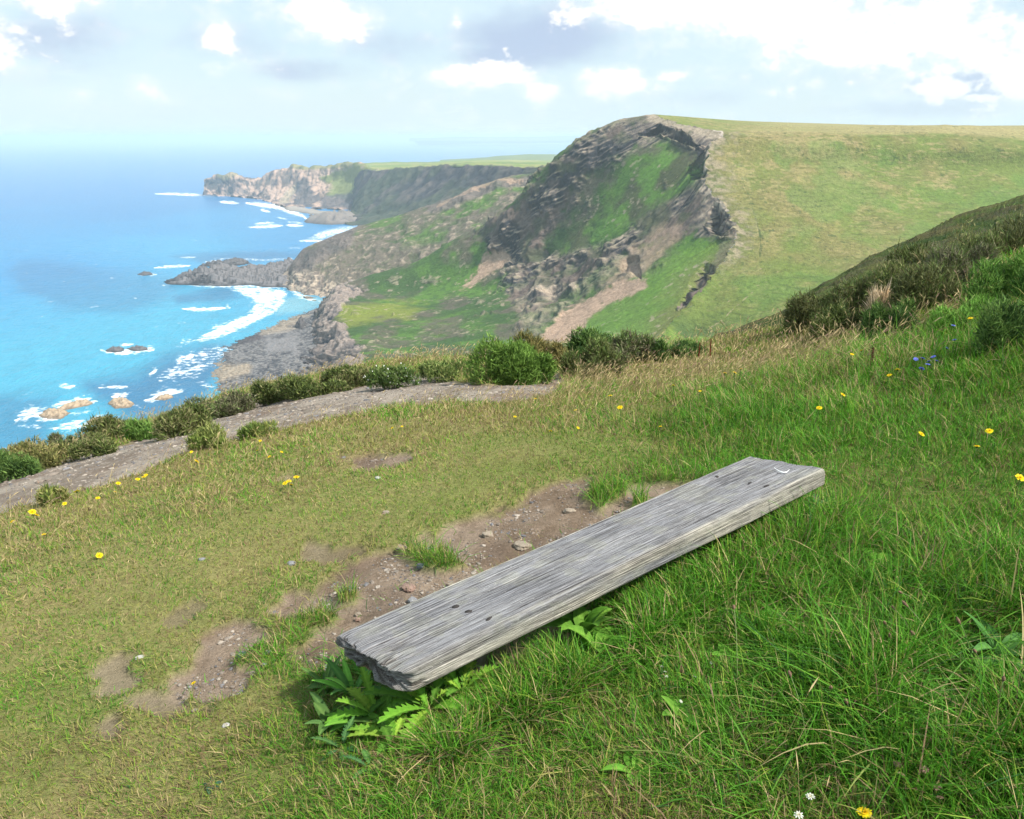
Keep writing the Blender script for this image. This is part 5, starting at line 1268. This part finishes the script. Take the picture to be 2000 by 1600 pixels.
ORD = ['first', 'second', 'third', 'fourth', 'fifth', 'sixth', 'seventh', 'eighth', 'ninth', 'tenth', 'eleventh', 'twelfth', 'thirteenth', 'fourteenth']
def build_flowers():
    yo, yi = np.array([.85, .68, .012]), np.array([.85, .56, .008])
    HY = [head_mesh('flower_head', 1., 16, 13, yo, yi, s) for s in range(5)]
    g = 'yellow hawkbit flowers in the turf'
    Z = [('in dry grass at the path edge, %s from the sea end', .09, [(24,1019,1.1),(63,1000,1.5),(72,1006,1.1),(126,984,1.),(150,960,1.35),(191,973,1.),(231,944,1.05),(269,936,1.05),(281,932,1.1),(285,928,.95)]),
         ('alone on yellowed turf, %s going from path to plank', .04, [(86,1044,.9),(194,1086,1.2),(225,961,.7)]),
         ('near the two grass tussocks, %s going along the path', .07, [(374,883,.9),(384,901,1.35),(448,900,.8),(503,880,.9),(508,861,.8),(526,892,.9),(550,883,.8),(594,872,.8)]),
         ('in the tight bunch on short turf, %s of the bunch', .05, [(557,944,1.1),(564,940,1.15),(569,947,1.1),(579,932,1.3)]),
         ('growing through dark heather on the cliff edge, %s of two', .0, [(373,793,1.1),(403,791,.9)]),
         ('on pale turf behind the bare patch, %s going towards the gorse', .07, [(766,836,.8),(785,833,.7),(1006,814,.85),(1046,779,.85),(1078,786,.9),(1124,801,.9),(1093,811,.8)]),
         ('in short turf behind the plank, %s going uphill', .05, [(1075,842,.8),(1129,836,.8),(1290,833,.8)]),
         ('standing over long green grass, %s going uphill', .12, [(1192,773,1.1),(1211,796,1.4),(1315,753,1.2),(1367,764,.8),(1600,797,1.25),(1646,771,1.15)]),
         ('in tall dry grass before the valley, %s from the shrubs', .16, [(1416,729,1.3),(1435,728,1.3),(1447,721,1.1),(1664,692,1.),(1682,685,1.25)]),
         ('by the blue flowers below the bank, %s going uphill', .12, [(1737,733,1.15),(1753,722,1.2)]),
         ('in rough green grass beyond the plank end, %s going outward', .12, [(1800,848,1.1),(1932,842,1.2),(1908,872,1.1),(1992,933,1.3)])]
    i = 0
    for ph, hs, pts in Z:
        for k, (px, py, s) in enumerate(pts):
            flower_at('yellow_flower', px, py, .0135 * s, hs, HY, 'yellow flower ' + ph % ORD[k], 'flower', g, i); i += 1
    flower_at('yellow_flower', 1895, 622, .018, .2, HY, 'yellow flower high on the bank among heather and green leaves', 'flower', g, 90)
    flower_at('yellow_flower', 1688, 1587, .0175, .06, HY, 'big orange-yellow flower low in the grass at the very bottom of the picture', 'flower', g, 91, .15)
    flower_at('yellow_flower', 378, 1334, .0085, .03, HY, 'tiny yellow buttercup on the short green tuft by the long bare scar', 'flower', g, 92)
    bo, bi = np.array([.16, .20, .72]), np.array([.22, .26, .75])
    HB = [head_mesh('flower_head', 1., 18, 14, bo, bi, s + 50) for s in range(2)]
    gb = 'blue flowers on the bank'
    for k, (px, py) in enumerate([(1789,702),(1802,700),(1814,706),(1823,697),(1812,712),(1800,720),(1829,705)]):
        flower_at('blue_flower', px, py, .016, .12, HB, 'blue flower in the tight patch below the bank, %s from the valley side' % ORD[k], 'flower', gb, 100 + k)
    for k, (px, py, l) in enumerate([(1849,680,'lowest'),(1864,664,'middle'),(1862,636,'highest')]):
        flower_at('blue_flower', px, py, .015, .15, HB, 'single blue flower above the blue patch on the bank, the %s of three' % l, 'flower', gb, 110 + k)
    HW = [head_mesh('flower_head', 1., 9, 7, np.array([.75, .76, .70]), np.array([.7, .7, .55]), s + 80) for s in range(2)]
    gw = 'tiny white flowers in the grass'
    for k, (px, py) in enumerate([(1293,1302),(1299,1312),(1302,1322),(1330,1370),(1357,1322),(1389,1295)]):
        flower_at('white_flower', px, py, .0055, .04, HW, 'tiny white flower in the turf below the plank, %s going away from it' % ORD[k], 'flower', gw, 120 + k)
    for k, (px, py, l) in enumerate([(1583,1556,'upper'),(1560,1592,'lower')]):
        flower_at('white_flower', px, py, .011, .06, HW, 'white tufted flower head at the bottom of the picture, the %s of two' % l, 'flower', gw, 130 + k)
    HP = [head_mesh('flower_head', 1., 12, 12, np.array([.36, .22, .17]), np.array([.40, .26, .20]), s + 60) for s in range(2)]
    for k, (px, py) in enumerate([(1752,1492),(1760,1512),(1806,1503),(1830,1537),(1836,1558)]):
        flower_at('clover', px, py, .0095, .09, HP, 'faded pinkish brown clover head in the tall grass, %s going downward' % ORD[k], 'clover', 'faded clover heads in the tall grass', 140 + k, .6)
    # ribwort plantain heads on thin stalks
    mh = mat_flat('plantain_head', (.17, .10, .065), rough=.9, var=.5, vscale=200); ms = mat_flat('plantain_stalk', (.16, .21, .07), rough=.7)
    for k, (px, py, hh, sx, sy) in enumerate([(1545,1322,.20,38,175),(1622,1345,.16,-12,60),(1655,1375,.12,10,60),(1750,1192,.14,40,90),(1764,1159,.14,40,60),(1774,1186,.16,60,120),(1787,1241,.14,40,90),(1730,1220,.13,10,60),(1876,1220,.14,20,90),(1959,1331,.2,-25,120),(1906,1275,.13,10,60),(1739,1248,.12,0,60),(1434,1190,.16,6,170),(1316,1075,.12,-4,60)]):
        top = hit(float(px), float(py), add=hh); bs = hit(float(px + sx), float(py + sy)); zb = float(gz(bs[0], bs[1])); bs[2] = zb
        root = empty('plantain', bs)
        tag(root, 'brown plantain seed head on a bent stalk, %s counting through the tall grass' % ORD[k], 'plantain', 'plantain seed heads')
        t = np.linspace(0, 1, 9)[:, None]; v = top - bs; path = v * t + np.array([0, 0, 1.]) * (np.sin(t * math.pi) * .12 * np.linalg.norm(v))
        V, lp, sz, c = tube_arrays(path, .0011, (1, 1, 1), 5); mesh_np('stalk', V, lp, sz, ms, parent=root)
        dv = path[-1] - path[-2]; dv /= np.linalg.norm(dv); L = .017 + .004 * (k % 3); u = np.linspace(0, 1, 12)
        V, lp, sz, c = tube_arrays(path[-1] + dv * (u * L)[:, None], .0045 * np.sin(np.clip(u, .08, .95) * math.pi) ** .6 * (1 + .2 * np.sin(np.arange(12) * 2.5)), (1, 1, 1), 8)
        mesh_np('seed_head', V, lp, sz, mh, parent=root)
    # rusty dock spikes
    md = mat_col('dock', rough=.9, spec=.1)
    for k, (px, py, h, lab) in enumerate([(1364,712,34,'shorter rusty red dock spike in the dry grass by the valley shrubs'),(1385,712,40,'taller rusty red dock spike in the dry grass by the valley shrubs'),(1699,728,34,'faded pinkish dock spike at the foot of the bank by the blue flowers')]):
        p = hit(float(px), float(py)); p[2] = float(gz(p[0], p[1])); m = proj(p)[2] / FPX; H = h * m + .05; n = 260; rg = np.random.default_rng(k)
        u = .25 + .75 * rg.random(n); a = rg.random(n) * 6.28; D = np.stack([np.cos(a) * .7, np.sin(a) * .7, np.full(n, .7)], -1)
        P = np.stack([np.zeros(n), np.zeros(n), u * H], -1)
        parts = [blade_arrays(P, D, .022 * (1.25 - u), np.full(n, .011), np.zeros((n, 3)), np.cross(D, rg.normal(0, 1, (n, 3))), np.tile([.30, .085, .05], (n, 1)) * (.6 + .8 * rg.random((n, 1))) * (np.array([1, 1, 1]) if k < 2 else np.array([.9, 1.7, 1.9])), (0, .5, 1.), (.5, 1., 0.))]
        parts.append(tube_arrays(np.array([[0, 0, 0], [0, 0, H * .5], [0, 0, H]]), .003, (.22, .09, .05), 5))
        V, lp, sz, c = join_arrays(parts); o = mesh_np('dock_plant', V, lp, sz, md, c); o.location = p; tag(o, lab, 'dock')

def leaf_arrays(base, az, tilt, L, W, bend, lobes, col, rg, fold=.45):
    nu, nv = 52, 5; u = np.linspace(0, 1, nu); v = np.linspace(-1, 1, nv)
    prof = np.sin(np.clip(u, 0, 1) ** (.85 if lobes else .75) * math.pi) ** .7 * (1 - .15 * u) + .05
    if lobes == 1: prof = prof * (.40 + .60 * ((u * 8.5) % 1)) * (.55 + .6 * u) 
    if lobes == 2: prof = (u ** 1.2 * (1 - u) ** .35) * 2.1 * (.7 + .3 * ((u * 6) % 1)) + .05
    ang = tilt - bend * u * 1.6
    dr = L / (nu - 1); rr = np.cumsum(np.cos(ang)) * dr; zz = np.cumsum(np.sin(ang)) * dr
    d = np.array([math.cos(az), math.sin(az), 0]); s = np.array([-math.sin(az), math.cos(az), 0])
    wv = rg.normal(0, .12, nu).cumsum() * .02
    P = base + d * rr[:, None, None] + np.array([0, 0, 1.]) * (zz[:, None, None] + np.abs(v)[None, :, None] * fold * W * prof[:, None, None] * .5 + wv[:, None, None] * L * .2) + s * (v[None, :, None] * W * .5 * prof[:, None, None])
    c = np.broadcast_to(np.asarray(col), P.shape).copy(); c[:, 2] = c[:, 2] * 1.35 + np.array([.03, .03, .008])
    F = grid_faces(nu, nv)
    return P.reshape(-1, 3), F.ravel(), np.full(len(F), 4), c.reshape(-1, 3)

def weed(name, px, py, n, L, W, lobes, tilt, pal, label, cat, seed, az0=None, azw=6.283, bend=.5, at=None):
    rg = np.random.default_rng(seed); p = hit(float(px), float(py)) if at is None else at; p[2] = float(gz(p[0], p[1]))
    parts = []
    for k in range(n):
        az = (k / n * azw + rg.normal(0, .25)) + (az0 or 0)
        parts.append(leaf_arrays(np.array([math.cos(az), math.sin(az), 0]) * .008, az, tilt + rg.normal(-.05, .3), L * (.5 + .6 * rg.random()), W * (.75 + .5 * rg.random()), bend * (.6 + .8 * rg.random()), lobes, np.array(pal[k % len(pal)]) * (.95 + .5 * rg.random()), rg))
    V, lp, sz, c = join_arrays(parts)
    o = mesh_np(name, V, lp, sz, MAT_LEAF, c); o.location = p; tag(o, label, cat)
    if n > 3: WEED_SPOTS.append((p[0], p[1], L * .95))

def build_weeds():
    G1 = [[.095,.23,.022],[.13,.27,.028],[.18,.30,.035],[.08,.19,.024]]; G2 = [[.08,.20,.022],[.11,.24,.03]]; BL = [[.075,.15,.035],[.06,.125,.034]]
    weed('dandelion', 735, 1402, 14, .17, .062, 1, .6, G1, 'dandelion rosette with toothed leaves spreading in front of the ragged plank end', 'dandelion', 1)
    weed('dandelion', 840, 1388, 13, .20, .062, 1, .62, G1, 'dandelion rosette with long toothed leaves under the plank corner', 'dandelion', 2)
    weed('hawkweed', 688, 1362, 12, .16, .028, 0, .95, [[.10,.26,.035],[.14,.31,.05],[.06,.16,.035]], 'narrow-leaved green weed beneath the ragged plank end', 'weed', 3)
    weed('hawkweed', 648, 1420, 9, .13, .032, 0, .75, BL, 'bluish dark leaved weed outermost of the clump at the plank end', 'weed', 4)
    weed('hawkweed', 640, 1345, 9, .10, .026, 0, .7, BL, 'small shaded weed close beside the bare soil at the plank end', 'weed', 12)
    weed('dandelion', 668, 1462, 9, .10, .03, 1, .65, [[.045,.12,.04],[.06,.14,.04]], 'small dandelion rosette in turf below the plank-end clump', 'dandelion', 5)
    weed('dandelion', 725, 1505, 8, .09, .028, 1, .6, [[.045,.12,.04],[.07,.16,.04]], 'flat little dandelion rosette lowest of those before the plank', 'dandelion', 13)
    weed('broadleaf_plantain', 1140, 1238, 11, .17, .055, 0, .95, G2, 'broad-leaved plantain leaning on the middle of the plank side', 'plantain plant', 6)
    weed('broadleaf_plantain', 1168, 1275, 9, .12, .05, 0, .75, G2, 'low broad-leaved plantain in turf just below the leaning one', 'plantain plant', 7)
    weed('buttercup_plant', 1185, 1300, 10, .06, .03, 2, .3, [[.05,.12,.04],[.06,.14,.05]], 'patch of small cut leaves below the broad-leaved plantain', 'weed', 8)
    weed('hawkweed', 410, 1522, 4, .05, .02, 0, .25, [[.035,.08,.05],[.04,.09,.05]], 'few dark bluish leaves flat on the worn turf', 'weed', 9)
    weed('hawkweed', 1130, 1402, 6, .045, .02, 0, .3, BL, 'small dark leaved sprout in open turf with a dead leaf beside it', 'weed', 10)
    weed('broadleaf_plantain', 1835, 1395, 8, .12, .045, 0, .6, G2, 'broad green leaves deep in the tall grass beside the clover heads', 'plantain plant', 11)
    weed('hawkweed', 1950, 1290, 9, .16, .04, 0, .7, [[.05,.14,.03],[.07,.17,.04]], 'bushy green weed in tall grass at the picture edge', 'weed', 14)
    weed('hawkweed', 1595, 1000, 8, .09, .022, 0, .9, [[.04,.12,.05],[.05,.13,.05]], 'upright green weed under the far plank end', 'weed', 15)
    weed('clover_patch', 1655, 1455, 10, .055, .03, 2, .5, G2, 'rounded dark green leaves at the bottom of the tall clump', 'weed', 16)
    weed('dandelion', 770, 1448, 11, .13, .05, 1, .5, G1, 'low dandelion rosette between the lowest one and the two big ones by the plank', 'dandelion', 41)
    weed('dandelion', 905, 1352, 10, .15, .05, 1, .65, G1, 'dandelion with long leaves lying along the plank side near its ragged end', 'dandelion', 42)
    weed('hawkweed', 700, 1415, 9, .12, .03, 0, .6, [[.10,.24,.03],[.07,.17,.03]], 'narrow green leaves growing between the dandelions at the plank end', 'weed', 43)
    for k, (px, py, lab) in enumerate([(1420,1290,'broad-leaved plantain in open turf on the way from the plank to the tall clump'),(1510,1210,'broad-leaved plantain at the upper edge of the tall green clump'),(1330,1400,'flat broad-leaved plantain in the yellowed turf below the white flowers'),(1720,1110,'broad-leaved plantain in short green turf beyond the tall clump'),(1240,1500,'flat broad-leaved plantain lowest in the yellowed turf')]):
        weed('broadleaf_plantain', px, py, 7, .085, .036, 0, .55, G2, lab, 'plantain plant', 50 + k)
    md = [[.30,.17,.10],[.36,.22,.14],[.28,.13,.09]]
    for k, (px, py, lab) in enumerate([(683,1425,'curled tan dead leaf lying on the narrow-leaved weed'),(648,1388,'dull brown dead leaf beside the plank-end clump'),(908,1408,'reddish dead leaf at the tip of a dandelion leaf'),(1085,1420,'orange-brown dead leaf in open turf by a dark sprout'),(310,1415,'pale dry leaf scrap on the worn turf')]):
        weed('dead_leaf', px, py, 1, .032, .018, 0, .25, [md[k % 3]], lab, 'leaf', 30 + k, az0=.6 * k, bend=.9)
# ================================================================= light, sky, camera
SUN_DIR = np.array([.88, -.46, 1.10]); SUN_DIR /= np.linalg.norm(SUN_DIR)
EXPOSURE = 0.62
SKY_STR = .10
def build_world():
    w = bpy.data.worlds.new('World'); scene.world = w; w.use_nodes = True
    nt = w.node_tree; N, L = nt.nodes, nt.links; bg = N['Background']
    el = math.asin(SUN_DIR[2]); az = math.atan2(SUN_DIR[0], SUN_DIR[1])
    sk = N.new('ShaderNodeTexSky'); sk.sky_type = 'NISHITA'; sk.sun_disc = False; sk.sun_elevation = el; sk.sun_rotation = az
    sk.altitude = 150; sk.air_density = 1.0; sk.dust_density = .8; sk.ozone_density = 1.6
    tc = N.new('ShaderNodeTexCoord'); sep = N.new('ShaderNodeSeparateXYZ'); L.new(tc.outputs['Generated'], sep.inputs[0])
    def M(op, a, b=None, c=None):
        n = N.new('ShaderNodeMath'); n.operation = op
        for i, v in enumerate((a, b, c)):
            if v is None: continue
            if isinstance(v, (int, float)): n.inputs[i].default_value = v
            else: L.new(v, n.inputs[i])
        return n.outputs[0]
    A = M('ARCTAN2', sep.outputs[0], sep.outputs[1]); E = M('ARCSINE', sep.outputs[2])
    cb = N.new('ShaderNodeCombineXYZ'); L.new(A, cb.inputs[0]); L.new(E, cb.inputs[1])
    def noise(sx, sy, off, det, rough=.55, scale=1.):
        mp = N.new('ShaderNodeMapping'); mp.inputs['Scale'].default_value = (sx, sy, 1); mp.inputs['Location'].default_value = (off, off * .7, off * 1.3); L.new(cb.outputs[0], mp.inputs[0])
        n = N.new('ShaderNodeTexNoise'); n.inputs['Scale'].default_value = scale; n.inputs['Detail'].default_value = det; n.inputs['Roughness'].default_value = rough; L.new(mp.outputs[0], n.inputs['Vector']); return n.outputs['Fac']
    def ss(x, a, b):
        n = N.new('ShaderNodeMapRange'); n.interpolation_type = 'SMOOTHSTEP'; L.new(x, n.inputs['Value']); n.inputs['From Min'].default_value = a; n.inputs['From Max'].default_value = b; return n.outputs[0]
    nb = noise(11, 17, 3., 9, .62); ns = noise(30, 44, 1., 6, .6); nl = noise(3.2, 9., 7., 6, .55)
    def blobs(lst, grow):
        tot = None
        for px, py, rx, ry, st in lst:
            d = ray(float(px), float(py)); d = d / np.linalg.norm(d); a = math.atan2(d[0], d[1]); e = math.asin(d[2])
            u = M('MULTIPLY', M('SUBTRACT', A, a), FPX / (rx * grow)); v = M('MULTIPLY', M('SUBTRACT', E, e), FPX / (ry * grow))
            q = M('SQRT', M('ADD', M('MULTIPLY', u, u), M('MULTIPLY', v, v)))
            m = M('MULTIPLY', ss(q, 1., 0.), st)
            tot = m if tot is None else M('MAXIMUM', tot, m)
        return tot
    white = blobs([(1500,20,330,70,1),(1850,60,300,75,1),(1300,20,190,45,.9),(1650,90,180,45,.95),(2050,120,120,70,.9),(640,35,95,38,1),(100,5,60,30,.9),(430,78,36,28,1),(425,130,28,14,.7),(920,150,125,24,1),(1060,178,40,20,1),(1190,160,72,28,1),(1310,148,30,10,.9),(1505,183,26,14,.9),(1600,165,30,18,.9),(1545,178,14,14,.7),(1840,172,46,22,1),(1915,190,40,9,.7),(1960,120,60,22,.8),(820,22,20,16,.7),(893,38,14,22,.7),(1275,180,36,20,.55),(1460,150,16,9,.5),(1658,163,12,10,.6),
        (-250,60,300,60,.9),(2500,80,300,80,.9),(300,-300,500,130,.9),(1300,-350,700,150,1)], 1.7)
    grey = blobs([(1070,75,150,52,1),(1000,110,120,26,.9),(120,90,130,55,.75),(600,140,130,26,.75),(480,95,150,40,.5),(1930,165,110,22,.85),(1400,190,180,18,.35),(1750,215,200,16,.5),(60,150,160,28,.5),(760,95,120,40,.5),(1650,150,150,20,.35)], 1.8)
    haze_b = ss(E, .10, .0)
    skc = N.new('ShaderNodeMix'); skc.data_type = 'RGBA'
    veil = M('MULTIPLY_ADD', ss(nl, .35, .65), .3, .65)
    L.new(veil, skc.inputs[0]); L.new(sk.outputs[0], skc.inputs[6]); skc.inputs[7].default_value = (5.0, 6.15, 6.75, 1)
    def mixc(fac, a, col):
        n = N.new('ShaderNodeMix'); n.data_type = 'RGBA'; L.new(fac, n.inputs[0]); L.new(a, n.inputs[6]); n.inputs[7].default_value = (*col, 1); return n.outputs[2]
    c = mixc(M('MULTIPLY', ss(ns, .42, .62), M('MULTIPLY', ss(nb, .45, .7), .4)), skc.outputs[2], (6.4, 6.75, 6.95))
    nw = M('ADD', M('MULTIPLY', nb, .62), M('MULTIPLY', ns, .38))
    wv = M('MULTIPLY_ADD', white, .50, M('MULTIPLY', M('SUBTRACT', nw, .5), 2.3))
    soft_w = ss(wv, .0, .40); hard_w = ss(wv, .23, .40)
    gv_ = M('MULTIPLY_ADD', grey, .55, M('MULTIPLY', M('SUBTRACT', M('ADD', M('MULTIPLY', nl, .5), M('MULTIPLY', nb, .5)), .5), 1.3)); grey = ss(gv_, .08, .5)
    c = mixc(M('MULTIPLY', soft_w, .65), c, (6.7, 7.05, 7.2))
    c = mixc(M('MULTIPLY', grey, .95), c, (3.5, 4.3, 5.6))
    c = mixc(hard_w, c, (7.5, 7.5, 7.5))
    c = mixc(M('MULTIPLY', haze_b, .6), c, (5.2, 6.2, 6.6))
    below = ss(sep.outputs[2], -.002, -.03)
    c = mixc(below, c, (2.2, 3., 3.4))
    L.new(c, bg.inputs['Color']); bg.inputs['Strength'].default_value = SKY_STR
    ld = bpy.data.lights.new('sun', 'SUN'); ld.energy = 4.6; ld.angle = R(2.0); ld.color = (1., .95, .87)
    o = bpy.data.objects.new('sun', ld); link(o); o.location = (30, -20, 60)
    o.rotation_euler = Vector(-SUN_DIR).to_track_quat('-Z', 'Y').to_euler()

def build_haze(density):
    import bmesh
    bm = bmesh.new(); bmesh.ops.create_cube(bm, size=1.)
    me = bpy.data.meshes.new('haze'); bm.to_mesh(me); bm.free()
    o = link(bpy.data.objects.new('haze', me)); z0, z1 = SEA - 14, 34
    o.scale = (160000, 160000, z1 - z0); o.location = (0, 0, (z0 + z1) / 2)
    m = bpy.data.materials.new('haze'); m.use_nodes = True; nt = m.node_tree; nt.nodes.remove(nt.nodes['Principled BSDF'])
    v = nt.nodes.new('ShaderNodeVolumePrincipled'); v.inputs['Color'].default_value = (.79, .925, 1., 1); v.inputs['Density'].default_value = density; v.inputs['Anisotropy'].default_value = .1
    nt.links.new(v.outputs[0], nt.nodes['Material Output'].inputs['Volume'])
    me.materials.append(m); tag(o, kind='stuff')

def build_camera():
    cd = bpy.data.cameras.new('camera'); cd.sensor_width = 36; cd.lens = 36 * FPX / 2000; cd.clip_start = .05; cd.clip_end = 200000
    o = link(bpy.data.objects.new('camera', cd)); o.location = CAM; o.rotation_euler = (math.pi / 2 - PITCH, 0, 0); scene.camera = o
    vs = scene.view_settings; scene.display_settings.display_device = 'sRGB'; vs.view_transform = 'Standard'; vs.look = 'None'; vs.exposure = EXPOSURE; vs.gamma = 1.
    cy = scene.cycles; cy.max_bounces = 5; cy.diffuse_bounces = 2; cy.glossy_bounces = 2; cy.transmission_bounces = 2; cy.volume_bounces = 1; cy.transparent_max_bounces = 4
    cy.use_denoising = True; cy.use_adaptive_sampling = True; cy.adaptive_threshold = .02; cy.adaptive_min_samples = 12; cy.caustics_reflective = False; cy.caustics_refractive = False

import time as _t
_t0 = _t.time()
def step(f, *a):
    r = f(*a); print('%-22s %.1fs' % (f.__name__, _t.time() - _t0)); return r
step(build_camera); step(build_world)
_ci, _cf = step(build_seaward); step(build_face, _ci, _cf); step(build_spur); step(build_headlands)
step(build_beach); step(build_sea); step(build_sea_rocks); step(build_ground); step(build_hillside)
step(build_bench); step(build_weeds); step(build_grass); step(build_gravel); step(build_stones); step(build_bushes); step(build_flowers)
if HAZE: step(build_haze, HAZE)
